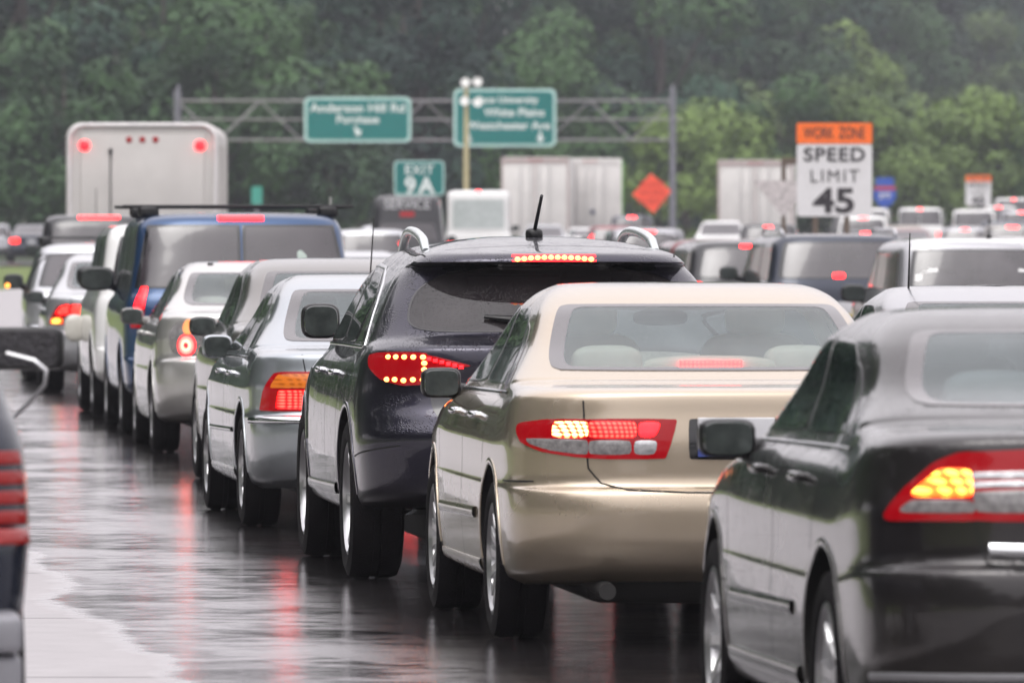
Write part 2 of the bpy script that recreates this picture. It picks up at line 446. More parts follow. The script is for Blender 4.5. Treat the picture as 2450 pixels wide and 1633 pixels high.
        return mb.add(V, F)
    def part(s, name, mb, mat, par=None, label=None):
        o = mb.build(name, mat, par or s.root)
        if label: o['label'] = label
        return o
    def part2(s, name, mb, mat):
        s.part(name, mb, mat); s.part(name, MB().add(mb.V, mb.F).flip(), mat)
    def body(s, ax, wb, Rw, arch=.055, panes=(), rear=None, front=None, gb=None, inner=None, belt=1.0, mats=None):
        """cut wheel wells (and the cabin when gb is given) out of the solid shell"""
        o = temp_obj(s.V, s.F); cut = []
        mb = MB()
        for x in (ax, ax+wb):
            for sg in (1, -1):
                mb.lathe([(0.001, -.17), (Rw+arch, -.17), (Rw+arch, .3), (0.001, .3)], (x, sg*(s.W-.06)-(.065 if sg < 0 else -.065)*0, Rw+.01), 48) if sg > 0 else \
                mb.lathe([(0.001, -.3), (Rw+arch, -.3), (Rw+arch, .17), (0.001, .17)], (x, -(s.W-.06), Rw+.01), 48)
        wc = MB(); 
        for x in (ax, ax+wb):
            for sg in (1, -1):
                V = []; n = 48; y0 = sg*(s.W-.30); y1 = sg*(s.W+.2)
                for y in (y0, y1):
                    for k in range(n): t = 2*PI*k/n; V.append((x+(Rw+arch)*math.cos(t), y, Rw+.01+(Rw+arch)*math.sin(t)))
                F = [tuple(range(n)), tuple(range(2*n-1, n-1, -1))] + [(i, i+n, (i+1) % n+n, (i+1) % n) for i in range(n)]
                wc.add(V, F)
        cut.append(temp_obj(wc.V, wc.F))
        if gb is not None:
            rows = [list(r) for r in s.rows[gb:]]
            b = list(rows[0]); inn = []
            for dz, e in ((-.20, .05), (-.10, .055)):
                inn.append((belt+dz, belt+dz, belt+dz, b[3]+e+.03, b[4]+e+.10, b[5]-.10, b[6], b[7]))
            for i, r in enumerate(rows[:-1]):
                ww = r[5]-.065
                if ww < .12: break
                zo = .035 if i > 0 else .03
                inn.append((r[0]-zo, r[1]-zo, r[2]-zo, r[3]+.09, r[4]+.09, ww, r[6], r[7]))
            V, F = shell(inn, s.L, 3, 10, 24, s.tr, s.tf); cut.append(temp_obj(V, F))
            sp = MB()
            for p in panes:
                D = dense(p, .08, 1); c = Vector(centroid(D)); sp.add(*prism([c+(q-c)*.955 for q in D], 'y', -1.6, 1.6))
            if panes: cut.append(temp_obj(sp.V, sp.F))
            fp = MB()
            mid = s.L*.5
            for p, a, b2 in ((rear, -.6, mid-.15), (front, mid+.15, s.L+.6)):
                if p: D = dense(p, .08, 1); c = Vector(centroid(D)); fp.add(*prism([c+(q-c)*.955 for q in D], 'x', a, b2))
            if fp.V: cut.append(temp_obj(fp.V, fp.F))
        me = boolean(o, cut); bpy.data.objects.remove(o)
        me.materials.clear()
        for m_ in (mats or [s.pm, UND, inner or INTD]): me.materials.append(m_)
        mi = []
        for f in me.polygons:
            c = f.center; l, nn, _, d = s.bvh.find_nearest(c)
            if d > .0035 or (abs(f.normal.dot(nn)) < .5 and d > .0008): mi.append(2 if (gb is not None and c.z > belt-.22 and min(abs(c.x-ax), abs(c.x-ax-wb)) > 0 and math.hypot(c.x-ax, c.z-Rw) > Rw+arch+.02 and math.hypot(c.x-ax-wb, c.z-Rw) > Rw+arch+.02) else 1)
            else: mi.append(0)
        me.polygons.foreach_set('material_index', mi)
        me.shade_smooth(); me.set_sharp_from_angle(angle=R(38)); me.update(); me.name = 'body'
        ob = bpy.data.objects.new('body', me); C.objects.link(ob); ob.parent = s.root
        s.bodyo = ob; s.ax, s.wb, s.Rw = ax, wb, Rw
        # arch lips
        for x in (ax, ax+wb):
            r = Rw+arch+.012; P = []
            for k in range(37):
                t = PI*(-.08+1.16*k/36); z = Rw+.01+r*math.sin(t)
                if z > s.rows[2][1]+.02: P.append((x+r*math.cos(t), z))
            if len(P) > 3: s.part2('arch_lip', s.ribbon(P, 'side', .030, .0, None, .03, hgt=.006), s.pm)
        return ob
    def wheels(s, ax=None, wb=None, Rw=None, tw=.21, spokes=7, inset=.015, rim=None, sid=None):
        ax = ax if ax is not None else s.ax; wb = wb or s.wb; Rw = Rw or s.Rw; rr = Rw*.70; w2 = tw/2
        T = MB().lathe([(rr-.015, w2*.75), (rr, w2*.92), (rr+.025, w2), (Rw-.05, w2*1.05), (Rw-.012, w2*.93), (Rw, w2*.62), (Rw, w2*.15), (Rw-.008, w2*.12), (Rw-.008, -w2*.12), (Rw, -w2*.15), (Rw, -w2*.62),
            (Rw-.012, -w2*.93), (Rw-.05, -w2*1.05), (rr, -w2), (rr-.015, -w2*.75)], n=44, closed=True)
        Q = MB()
        Q.lathe([(rr+.004, w2*.93), (rr-.012, w2*.97), (rr-.028, w2*.80), (rr-.05, -w2*.3), (.0005, -w2*.35)], n=44)
        Q.lathe([(.0005, w2*.74), (.045, w2*.72), (.062, w2*.55), (.07, w2*.3)], n=24)
        for k in range(spokes):
            t = 2*PI*k/spokes; ca, sa = math.cos(t), math.sin(t)
            for (a0, b0, h0, a1, b1, h1) in ((.04, .026, .60, rr*.6, .021, .78), (rr*.6, .021, .78, rr-.016, .034, .86)):
                V = []
                for (a, bb, h) in ((a0, b0, h0), (a1, b1, h1)):
                    for (v, yy) in ((-bb, w2*h-.035), (bb, w2*h-.035), (bb*.7, w2*h), (-bb*.7, w2*h)):
                        V.append((a*ca-v*sa, yy, a*sa+v*ca))
                Q.add(V, [(0,1,5,4),(1,2,6,5),(2,3,7,6),(3,0,4,7),(0,3,2,1),(4,5,6,7)])
        tm = rm = None; ys = s.W-w2-inset
        for x in (ax, ax+wb):
            for sg in (1, -1):
                # wheel rolled slightly so spokes differ
                if tm is None:
                    a = mk('wheel', T.V, T.F, RUB, s.root); tm = a.data; b = mk('rim', Q.V, Q.F, rim or ALU, a, 30); rm = b.data
                else:
                    a = bpy.data.objects.new('wheel', tm); b = bpy.data.objects.new('rim', rm)
                    C.objects.link(a); C.objects.link(b); a.parent = s.root; b.parent = a
                a.location = (x, sg*ys, Rw); a.rotation_euler = (0, random.uniform(0, 1) if s.lod == 0 else 0, 0 if sg > 0 else PI)
    def window(s, name, poly, mode, gm, border=.90, off=.003, both=False, fm=None, rnd=2):
        a = s.patch(poly, mode, off, 1.0, border, n=2, rnd=rnd); g = s.patch(poly, mode, off-.001, border+.004, 0, rnd=rnd, skirt=False)
        for k in range(2 if both else 1):
            if k: a.flip(); g.flip()
            o = s.part(name, MB().add(a.V, a.F), fm or FRIT); s.part('pane', MB().add(g.V, g.F), gm, o)
    def mirror_pair(s, x, z, a=(.06, .105, .075), shell_m=None, e=3.2, arm=True, tilt=0, out=None, me=None, gl=MIRG, arm_z=0):
        for sg in (1, -1):
            y = sg*(out or (s.W+.09))
            e = me or e; m = MB().sup((x, y, z), a, e, 28, 16)
            for i, (vx, vy, vz) in enumerate(m.V):
                if vx > x: m.V[i] = (x+(vx-x)*1.3, y+(vy-y)*.97, z+(vz-z)*.97)
            if arm: hb = s.hit('side', x+.05, z-a[2]*.8)[0].y-.04; m.tube([(x+.02, y-sg*a[1]*.6, z-a[2]*.5), (x+.05, sg*hb, z-a[2]*.8+arm_z*.5)], [.036, .05], 10)
            o = s.part('wing_mirror', m, shell_m or BLK)
            g = MB(); n = 32; V = [(x-a[0]-.004, y, z)]
            for sc, dx in ((.5, -.004), (.82, -.003), (.86, .01)):
                for k in range(n):
                    t = 2*PI*k/n; f = lambda v: math.copysign(abs(v)**(2/e), v)
                    V.append((x-a[0]+dx, y+a[1]*sc*f(math.cos(t)), z+a[2]*sc*f(math.sin(t))))
            F = [(0, 1+k, 1+(k+1) % n) for k in range(n)] + [(1+r*n+k, 1+(r+1)*n+k, 1+(r+1)*n+(k+1) % n, 1+r*n+(k+1) % n) for r in range(2) for k in range(n)]
            g.add(V, F); s.part('mirror_glass', g, gl, o)
    def lampset(s, name, specs, mode='wrap', sides=(1, -1), par=None):
        """specs: list of (sub name, poly, material, offset); the first is the lens"""
        for sg in sides:
            base = None
            for (nm, poly, m, off) in specs:
                mb = s.patch(poly, mode, off, step=.02, rnd=1, inw=.004 if base else .012)
                if sg < 0: mb.flip()
                o = s.part(nm, mb, m, base or par)
                base = base or o
    def handles(s, xs, z, m=None):
        for sg in (1, -1):
            for x in xs:
                l, n = s.hit('side', x, z); q = MB()
                q.sup((x, l.y+.028, z), (.10, .014, .016), 2.6, 16, 8)
                q.tube([(x-.075, l.y-.01, z), (x-.085, l.y+.026, z)], .013, 8); q.tube([(x+.075, l.y-.01, z), (x+.085, l.y+.026, z)], .013, 8)
                if sg < 0: q.flip()
                s.part('door_handle', q, m or CHR)
    def seams(s, paths, mat=None, wd=.007, name='panel_gap'):
        for mode, P in paths:
            a = s.ribbon(P, mode, wd); (s.part2 if max(abs(p[0 if mode != 'top' else 1]) for p in P) > .02 and mode != 'full' else s.part)(name, a, mat or GAP)
    def seats(s, m, fx, rx, belt, w=.36, rear=True, hs=.0):
        for sg in (1, -1):
            b = s.part('front_seat', MB().sup((fx, sg*w, belt-.03), (.09, .24, .22), 4, 20, 12), m)
            s.part('headrest', MB().sup((fx-.03, sg*w, belt+.23+hs), (.06, .13, .09), 3.5, 20, 12), m, b)
        if rear:
            b = s.part('rear_seat', MB().sup((rx, 0, belt-.10), (.10, .68, .14), 5, 30, 12), m)
            for y in (-.40, .40): s.part('headrest', MB().sup((rx-.04, y, belt+.065), (.06, .15, .085), 3.2, 22, 12), m, b)
            s.part('headrest', MB().sup((rx-.04, 0, belt+.03), (.05, .12, .05), 3.2, 22, 12), m, b)
    def under(s):
        q = MB().box(s.ax-.55, s.L-.7, -.55, .55, .17, .34, .03)
        q.tube([(.35, -.5, .27), (.6, .5, .27)], .11, 14); q.tube([(s.ax, -s.W+.25, s.Rw), (s.ax, s.W-.25, s.Rw)], .045, 10)
        q.tube([(.05, .52, .23), (.9, .52, .25)], .035, 12); s.part('underbody', q, UND)
    def plate(s, z, col, y=0, txt=None):
        l, n = s.hit('rear', y, z); q = MB().box(l.x-.012, l.x+.03, y-.155, y+.155, z-.078, z+.078, .006); return s.part('number_plate', q, col)
def wiper(s, p0, p1):
    a, n = s.hit('rear', *p0); b, n2 = s.hit('rear', *p1)
    s.part('wiper', MB().tube([a+n*.015, (a+b)/2+n*.03, b+n*.018], [.016, .02, .009], 8), BLK)

# ------------------------------------------------------------------ body shapes
D1 = (.50, 3.1); D2 = (.34, 2.7)
def sedan_rows(H=1.455, W=.907, deck=1.05, belt=.99, gb=.70, header=1.42, cowl=1.25, wsh=2.2, lip=.0, bump=(.33, .56, .635), roof_w=.59, ov=0):
    a, b, c = bump; k = W/.907
    z = lambda f: belt+(H-belt)*f
    return [
     (a-.08, .21, .20, .22, .20, .80*k, .40, 3.2), (a-.03, .25, .24, .10, .10, .868*k, .45, 3.2), (a+.01, .29, .28, .055, .06, .886*k, .5, 3.2),
     ((a+b)/2, .42, .40, .005, .02, .902*k, *D1), (b, .54, .52, 0, 0, .907*k, *D1), (c, .62, .60, .018, .02, .907*k, *D1),
     (c+.016, .65, .64, .060, .05, .904*k, *D1), (c+.06, .70, .68, .072, .06, .902*k, *D1), (c+.17, .79, .74, .072, .14, .902*k, *D1),
     (deck-.12, belt-.13, .80, .088, .35, .893*k, .5, 3), (deck-.035, belt-.065, .86, .10-lip, .55, .878*k, .5, 2.9), (deck-.012, belt-.035, .90, .15, .75, .862*k, .48, 2.8),
     (deck, belt-.015, .93, .30, .95, .845*k, .45, 2.8), (deck+.012, belt, .97, gb-.06, 1.18, .825*k, .38, 2.7), (deck+.03, belt+.02, 1.0, gb, cowl, .812*k, *D2),
     (z(.45), z(.42), z(.42), gb+(header-gb)*.38, cowl+(wsh-cowl)*.42, (roof_w*.5+.42)*k, *D2), (z(.76), z(.74), z(.76), gb+(header-gb)*.74, cowl+(wsh-cowl)*.77, (roof_w+.055)*k, *D2),
     (z(.90), z(.88), z(.90), header, wsh, roof_w*k, .34, 2.8), (z(.965), z(.945), z(.965), header+.14, wsh+.12, (roof_w-.055)*k, .34, 2.8),
     (z(.988), z(.980), z(.985), header+.30, wsh+.25, .49*k, .3, 2.8), (H, H-.003, H, header+.55, wsh+.45, .28*k, .25, 2.6), (H+.001, H+.001, H+.001, header+.8, wsh+.62, .05, .1, 2.2)]
def suv_rows(H=1.87, W=1.0, belt=1.17, L=4.8, gx=.12, hx=.30, cowl=1.1, wsh=1.75, roof_w=.78, a=.42, fx=False):
    return [
     (a-.08, a-.08, a-.08, .18, .2, W*.9, .35, 3.6), (a-.02, a-.03, a-.03, .05, .08, W*.965, .40, 3.8), (a+.03, a, a, .01, .03, W*.98, .42, 4),
     (a+.18, a+.15, a+.15, 0, 0, W*.995, .42, 4), (a+.23, a+.25, a+.22, .02, .02, W, .40, 4), (a+.26, a+.30, a+.3, .07, .05, W, .38, 4.2),
     (belt-.25, belt-.25, .9, .075, .10, W*.998, .36, 4.2), (belt-.08, belt-.08, 1.02, .09, .3, W*.985, .36, 4), (belt-.01, belt-.02, 1.08, .11, .7, W*.965, .35, 3.8),
     (belt+.02, belt+.02, 1.12, gx, cowl, W*.95, .34, 3.6), (belt+(H-belt)*.45, belt+(H-belt)*.45, belt+(H-belt)*.42, gx+(hx-gx)*.5, cowl+(wsh-cowl)*.45, (W*.95+roof_w)/2+.01, .32, 3.4),
     (H-.12, H-.12, H-.13, hx, wsh-.05, roof_w+.03, .30, 3.2), (H-.05, H-.055, H-.06, hx+.05, wsh+.05, roof_w-.03, .30, 3.0), (H-.018, H-.02, H-.02, hx+.15, wsh+.18, roof_w-.15, .3, 3.0),
     (H-.004, H-.004, H-.004, hx+.4, wsh+.4, roof_w*.5, .3, 2.6), (H, H, H, hx+.8, wsh+.8, .1, .15, 2.2)]

HEAD = 5.6
SILV = paint('silver_paint', (.50, .51, .53), .75, .0, .30)
GOLD = paint('champagne_gold_paint', (.48, .40, .305), .72, .0, .26)
DGRY = paint('dark_grey_paint', (.028, .025, .026), .6, .45, .30)
BLUB = paint('blue_black_paint', (.032, .030, .046), .8, 1.0, .28)
RLSV = paint('silver_blue_paint', (.40, .43, .46), .8, .0, .28)
GRYM = paint('warm_grey_paint', (.20, .19, .18), .7, .2, .3)
ALTS = paint('pale_silver_paint', (.56, .55, .53), .75, .0, .30)
BLUE = paint('royal_blue_paint', (.022, .058, .14), .5, .0, .3)
WHIT = paint('white_paint', (.74, .74, .73), 0, .0, .3)
BLKP = paint('black_paint', (.02, .02, .023), .3, .1, .3)
NAVY = paint('navy_paint', (.028, .034, .052), .5, 0, .3)
REDP = paint('dark_red_paint', (.16, .02, .025), .4, 0, .3)
LGRY = paint('light_grey_paint', (.36, .36, .38), .6, .2, .3)
TEAL = paint('dark_teal_navy_paint', (.012, .016, .03), .3, .1, .25)
PLW = simple('plate_white', (.5, .5, .52), .4)
PLB = simple('plate_blue', (.03, .05, .22), .35, coat=.5)

# ---- gold sedan
def gold_sedan():
    L = 4.81; rows = sedan_rows(bump=(.34, .55, .63))
    c = Car('parked_sedan', 'champagne gold sedan with lit brake lamps behind the blue-black crossover', 'car', rows, L, (.905, 34.1), HEAD, GOLD)
    c.root.name = 'sedan'
    rearw = [(-.64, 1.10), (.64, 1.10), (.67, 1.13), (.59, 1.345), (.55, 1.368), (-.55, 1.368), (-.59, 1.345), (-.67, 1.13)]
    frontw = [(-.6, 1.04), (.6, 1.04), (.5, 1.37), (-.5, 1.37)]
    p1 = [(1.39, 1.035), (2.24, 1.03), (2.31, 1.355), (1.93, 1.352), (1.74, 1.30)]
    p2 = [(2.255, 1.03), (3.40, 1.02), (2.92, 1.30), (2.72, 1.352), (2.325, 1.355)]
    c.body(1.07, 2.74, .325, panes=(p1, p2), rear=rearw, front=frontw, gb=14, inner=CRM, belt=1.0)
    c.window('rear_window', rearw, 'rear', GCLR, .91); c.window('windscreen', frontw, 'front', GCLR, .93)
    qw = [(1.15, 1.035), (1.375, 1.035), (1.71, 1.29), (1.58, 1.265)]
    for p in (p1, p2): c.window('side_window', p, 'side', GSIDE, .93, both=True, fm=TRIM)
    c.window('quarter_window', qw, 'side', GDARK, .9, both=True, fm=TRIM, rnd=1)
    sill = MB(); c.ribbon([(1.02, 1.008), (2.0, 1.002), (3.45, .992)], 'side', .016, 0, sill, hgt=.004); c.part2('belt_moulding', sill, CHR)
    mould = MB(); c.ribbon([(1.62, .50), (3.25, .48)], 'side', .05, 0, mould, hgt=.014); c.part2('side_moulding', mould, GOLD)
    skirt = MB(); c.ribbon([(1.55, .285), (3.35, .275)], 'side', .05, 0, skirt, hgt=.01); c.part2('sill_cover', skirt, GOLD)
    c.seams([('side', [(2.24, 1.0), (2.24, .30)]), ('side', [(3.42, 1.0), (3.36, .30)]), ('side', [(1.27, 1.0), (1.38, .72)]), 
             ('rear', [(.606, .99), (.602, .85), (.59, .72), (.54, .66), (.44, .635), (.2, .625), (0, .624)]),
             ('wrap', [(.90, .665), (1.28, .66)])])
    top, bot = .918, .757
    c.lampset('tail_light', [
        ('tail_light', [(.612, top), (.85, top-.004), (1.03, .898), (1.055, .875), (1.0, .822), (.86, .785), (.612, bot)], RDIM, .006),
        ('brake_lamp', [(.62, top-.012), (.80, top-.012), (.80, .842), (.62, .842)], RHOT, .009),
        ('red_reflector', [(.81, top-.014), (.97, .895), (.95, .845), (.81, .842)], RDIM, .008),
        ('clear_lens', [(.618, .835), (.96, .838), (.93, .815), (.80, .79), (.618, .772)], CLRL, .009)])
    c.lampset('tail_light', [
        ('boot_lamp', [(.598, top), (.232, top), (.282, bot), (.594, bot)], RDIM, .008),
        ('brake_lamp', [(.588, top-.012), (.40, top-.012), (.40, .842), (.588, .842)], RLIT, .011),
        ('brake_lamp', [(.39, top-.014), (.30, top-.014), (.325, .845), (.39, .845)], RPLN, .011),
        ('reversing_lens', [(.588, .832), (.42, .832), (.42, .775), (.588, .775)], CLRL, .011),
        ('reversing_lens', [(.41, .832), (.315, .832), (.325, .775), (.41, .775)], CLRW, .011)], 'rear')
    rec = c.patch([(-.19, .92), (.19, .92), (.19, .755), (-.19, .755)], 'rear', .004, rnd=1); c.part('plate_recess', rec, TRIM)
    p = c.plate(.845, PLW); l, n = c.hit('rear', 0, .8); c.part('plate_band', MB().box(l.x-.016, l.x, -.155, .155, .767, .80), PLB, p)
    c.mirror_pair(3.22, 1.012, (.06, .088, .066), None, 4.2, out=c.W)
    c.handles((1.72, 2.62), .905); c.wheels(spokes=14); c.under()
    c.seats(CRM, 2.35, 1.22, 1.05, hs=.03)
    b = MB(); b.sup((.985, 0, 1.11), (.05, .28, .05), 3, 24, 10); o = c.part('brake_lamp_housing', b, CRM)
    c.part('high_brake_lamp', MB().box(.915, .93, -.13, .13, 1.105, 1.140, .003), RLIT, o)
    q = MB().sup((3.25, 0, .93), (.35, .68, .1), 3); c.part('dashboard', q, GRYI)
    c.part('rear_view_mirror', MB().sup((2.72, 0, 1.30), (.02, .12, .035), 3), INTD)
    lp = MB(); c.ribbon([(1.55, .58), (1.6, .575), (2.4, .55), (2.6, .54)], 'top', .018, 0, lp); c.part2('roof_channel', lp, simple('roof_rubber', (.25, .22, .2), .5))
gold_sedan()

# ---- dark grey sedan, nearest
def dark_sedan():
    L = 4.84; rows = sedan_rows(H=1.43, W=.917, deck=1.10, belt=1.0, gb=.62, header=1.30, bump=(.34, .60, .70), roof_w=.645)
    c = Car('sedan', 'dark charcoal grey sedan nearest the camera, cut off by the right edge', 'car', rows, L, (1.92, 24.05), HEAD, DGRY)
    rearw = [(-.64, 1.15), (.64, 1.15), (.68, 1.175), (.62, 1.345), (.58, 1.365), (-.58, 1.365), (-.62, 1.345), (-.68, 1.175)]
    frontw = [(-.6, 1.05), (.6, 1.05), (.5, 1.345), (-.5, 1.345)]
    p1 = [(1.31, 1.055), (2.195, 1.045), (2.26, 1.335), (1.84, 1.33), (1.64, 1.28)]
    p2 = [(2.21, 1.045), (3.35, 1.03), (2.88, 1.29), (2.66, 1.335), (2.275, 1.337)]
    c.body(1.08, 2.73, .335, panes=(p1, p2), rear=rearw, front=frontw, gb=14, inner=GRYI, belt=1.03)
    c.window('rear_window', rearw, 'rear', GCLR, .93); c.window('windscreen', frontw, 'front', GCLR, .93)
    for p in (p1, p2): c.window('side_window', p, 'side', GSIDE, .93, both=True, fm=TRIM)
    c.window('quarter_window', [(1.12, 1.055), (1.30, 1.055), (1.62, 1.27), (1.52, 1.25)], 'side', GDARK, .9, both=True, fm=TRIM, rnd=1)
    sill = MB(); c.ribbon([(.98, 1.022), (2.0, 1.014), (3.42, 1.0)], 'side', .012, 0, sill, hgt=.004); c.part2('belt_moulding', sill, CHR)
    m = MB(); c.ribbon([(1.7, .53), (3.2, .51)], 'side', .045, 0, m, hgt=.010); c.part2('side_moulding', m, DGRY)
    m = MB(); c.ribbon([(1.6, .33), (3.3, .32)], 'side', .06, 0, m, hgt=.014); c.part2('sill_cover', m, DGRY)
    m = MB(); c.ribbon([(0, .40), (.85, .395), (1.02, .39)], 'wrap', .028, 0, m, hgt=.010); c.part2('bumper_moulding', m, CHR if 0 else LGRY)
    c.seams([('side', [(2.2, 1.01), (2.2, .33)]), ('side', [(3.38, 1.0), (3.32, .33)]), ('side', [(1.25, 1.0), (1.35, .72)]),
             ('rear', [(.63, 1.04), (.62, .95), (.60, .82), (.57, .72), (.50, .70), (0, .70)]), ('wrap', [(.90, .70), (1.28, .69)])])
    c.lampset('tail_light', [
        ('tail_light', [(.632, 1.035), (.70, 1.03), (.79, 1.0), (.89, .93), (.975, .85), (.95, .835), (.80, .838), (.612, .838)], RDIM, .007),
        ('brake_lamp', [(.645, .985), (.76, .985), (.86, .915), (.84, .905), (.635, .905)], RYEL, .011),
        ('clear_lens', [(.633, .897), (.85, .897), (.90, .868), (.88, .86), (.625, .86)], CLRL, .010)])
    c.lampset('tail_light', [
        ('boot_lamp', [(.622, 1.035), (.05, 1.05), (.05, .86), (.40, .838), (.604, .838)], RDIM, .006),
        ('reversing_lens', [(.612, .975), (.15, .985), (.15, .965), (.61, .955)], CLRW, .010),
        ('reversing_lens', [(.610, .948), (.15, .958), (.15, .938), (.61, .930)], CLRW, .010),
        ('clear_lens', [(.606, .922), (.18, .93), (.40, .862), (.60, .862)], CLRL, .010)], 'rear')
    q = MB(); c.ribbon([(.56, .755), (.3, .75), (-.3, .75), (-.56, .755)], 'rear', .045, 0, q, hgt=.018); c.part('boot_garnish', q, CHR)
    q = MB(); c.ribbon([(0, .50), (.3, .50)], 'rear', .05, .001, q); c.part2('bumper_recess', q, UND)
    c.mirror_pair(3.15, 1.005, (.06, .092, .062), None, 4, out=c.W+.02)
    c.handles((1.66, 2.58), .925, DGRY); c.wheels(spokes=9); c.under(); c.seats(GRYI, 2.30, 1.15, 1.10)
    c.part('dashboard', MB().sup((3.2, 0, .95), (.35, .68, .1), 3), INTD)
    x, n = c.hit('side', 4.55, .62); c.part('side_marker', MB().sup((4.55, x.y, .62), (.06, .012, .025), 3), AMB2)
dark_sedan()

# ---- blue-black crossover with silver roof rails
def crossover():
    L = 4.86; H = 1.655; W = .962
    rows = [(.36, .30, .30, .22, .22, .86, .45, 3.2), (.40, .33, .32, .10, .1, .92, .5, 3.2), (.44, .37, .36, .05, .06, .94, .5, 3.2),
     (.58, .50, .46, .01, .02, .955, .52, 3.0), (.70, .62, .58, 0, 0, .962, .52, 3.0), (.78, .72, .66, .02, .03, .962, .52, 2.9),
     (.86, .80, .72, .055, .08, .960, .52, 2.9), (.94, .87, .80, .07, .16, .955, .52, 2.9), (1.04, .95, .88, .06, .35, .942, .52, 2.8),
     (1.115, 1.02, .95, .07, .6, .922, .5, 2.8), (1.15, 1.06, 1.0, .13, .85, .900, .46, 2.7), (1.175, 1.10, 1.05, .20, 1.1, .875, .42, 2.6),
     (1.21, 1.14, 1.10, .25, 1.28, .86, .38, 2.5), (1.34, 1.28, 1.26, .37, 1.6, .805, .34, 2.5), (1.46, 1.42, 1.43, .47, 1.95, .735, .32, 2.5),
     (1.505, 1.49, 1.50, .49, 2.12, .69, .32, 2.5), (1.530, 1.51, 1.52, .33, 2.18, .67, .34, 2.4), (1.565, 1.55, 1.56, .36, 2.3, .63, .34, 2.4), (1.60, 1.595, 1.60, .62, 2.45, .53, .32, 2.4), (1.632, 1.63, 1.63, .95, 2.6, .36, .3, 2.4),
     (1.65, 1.65, 1.65, 1.35, 2.7, .16, .2, 2.3), (1.652, 1.652, 1.652, 1.6, 2.8, .04, .08, 2.2)]
    c = Car('crossover', 'blue-black crossover with arched silver roof rails and a roof aerial', 'car', rows, L, (.235, 40.4), HEAD, BLUB)
    rearw = [(-.57, 1.195), (.57, 1.195), (.69, 1.215), (.70, 1.28), (.655, 1.39), (.53, 1.47), (.25, 1.512), (-.25, 1.512), (-.53, 1.47), (-.655, 1.39), (-.70, 1.28), (-.69, 1.215)]
    frontw = [(-.6, 1.17), (.6, 1.17), (.52, 1.47), (-.52, 1.47)]
    p1 = [(1.52, 1.135), (2.15, 1.14), (2.235, 1.49), (1.75, 1.475), (1.38, 1.37)]
    p2 = [(2.165, 1.14), (3.35, 1.13), (2.9, 1.38), (2.6, 1.475), (2.25, 1.49)]
    c.body(.98, 2.885, .385, arch=.05, panes=(p1, p2), rear=rearw, front=frontw, gb=12, inner=INTD, belt=1.15)
    c.window('rear_window', rearw, 'rear', GTINT, .985, fm=TRIM); c.window('windscreen', frontw, 'front', GCLR, .93)
    for p in (p1, p2): c.window('side_window', p, 'side', GSIDE, .93, both=True, fm=TRIM)
    c.window('quarter_window', [(.98, 1.14), (1.47, 1.135), (1.30, 1.34), (1.16, 1.27)], 'side', GDARK, .9, both=True, fm=TRIM, rnd=1)
    q = MB(); c.ribbon([(3.4, 1.112), (2.2, 1.118), (1.0, 1.118), (.93, 1.13), (.97, 1.18), (1.15, 1.32), (1.4, 1.42), (1.75, 1.495), (2.25, 1.51), (2.6, 1.495), (2.9, 1.41)], 'side', .018, 0, q, hgt=.006); c.part2('window_surround', q, CHR)
    c.lampset('tail_light', [
        ('tail_light', [(.655, 1.10), (.80, 1.102), (1.0, 1.098), (1.10, 1.085), (1.07, 1.03), (.95, .97), (.80, .942), (.655, .95)], RDIM, .007)])
    led = lamp('led_spot', (.6, .3, .1), (1, .30, .07), (0,0,0), 6)
    for sg in (1, -1):
        q = MB(); pts = [(.90-.055*i, 1.078+.0*i) for i in range(5)] + [(.90-.055*i, .972-.004*(i == 2)) for i in range(5)] + [(.672, 1.05), (.672, 1.02), (.672, .992)]
        for (a, z) in pts:
            l, n = c.hit('wrap', a, z); q.sup(l+n*.006, (.012, .015, .012), 2, 12, 8)
        if sg < 0: q.flip()
        c.part('led_lamp', q, led)
        q = c.patch([(.64, 1.095), (.44, 1.045), (.42, 1.035), (.50, 1.028), (.64, 1.0)], 'rear', .006, rnd=1); 
        if sg < 0: q.flip()
        o = c.part('boot_lamp', q, RDIM)
        q = MB()
        for i in range(6): l, n = c.hit('rear', .62-.03*i, 1.070-.0075*i); q.box(l.x-.012, l.x+.01, l.y-.011, l.y+.011, l.z-.008, l.z+.008, .002)
        if sg < 0: q.flip()
        c.part('led_lamp', q, RPLN, o)
    q = c.patch([(-.20, 1.562), (.20, 1.562), (.20, 1.530), (-.20, 1.530)], 'rear', .004, rnd=0); o = c.part('high_brake_lamp', q, RPLN)
    q = MB()
    for i in range(12): y = -.176+.032*i; l, n = c.hit('rear', y, 1.547-.008*(y/.176)**2); q.sup(l+n*.006, (.010, .0135, .012), 2, 12, 8)
    c.part('led_lamp', q, led, o)
    # rails
    for sg in (1, -1):
        P = []; 
        for k in range(15):
            t = k/14; x = 1.0+1.75*t; l, n = c.hit('top', x, sg*(.56-.02*t)); h = .095*math.sin(PI*min(1, max(0, t)))**.38
            P.append((x+(-.03 if k == 0 else 0), l.y, l.z-.01+h))
        c.part('roof_rail', MB().tube(P, [.020]+[.024]*13+[.020], 12), simple('satin_silver', (.62, .66, .66), .25, metal=.5))
    l, n = c.hit('top', 1.30, 0); q = MB().sup((1.30, 0, l.z+.012), (.055, .042, .032), 3, 20, 10); o = c.part('aerial', q, BLK)
    c.part('mast', MB().tube([(1.28, 0, l.z+.03), (1.05, -.012, l.z+.20)], [.010, .008], 8), BLK, o)
    wiper(c, (.02, 1.205), (.34, 1.255))
    q = c.patch([(-.62, .93), (.62, .93), (.60, .80), (.44, .70), (-.44, .70), (-.60, .80)], 'rear', .003); c.part('tailgate_recess', q, simple('recess_shade_paint', (.010, .010, .014), .2, coat=.8))  # flat patch, the hollow's shade is put into its darker colour
    c.plate(.84, PLW)
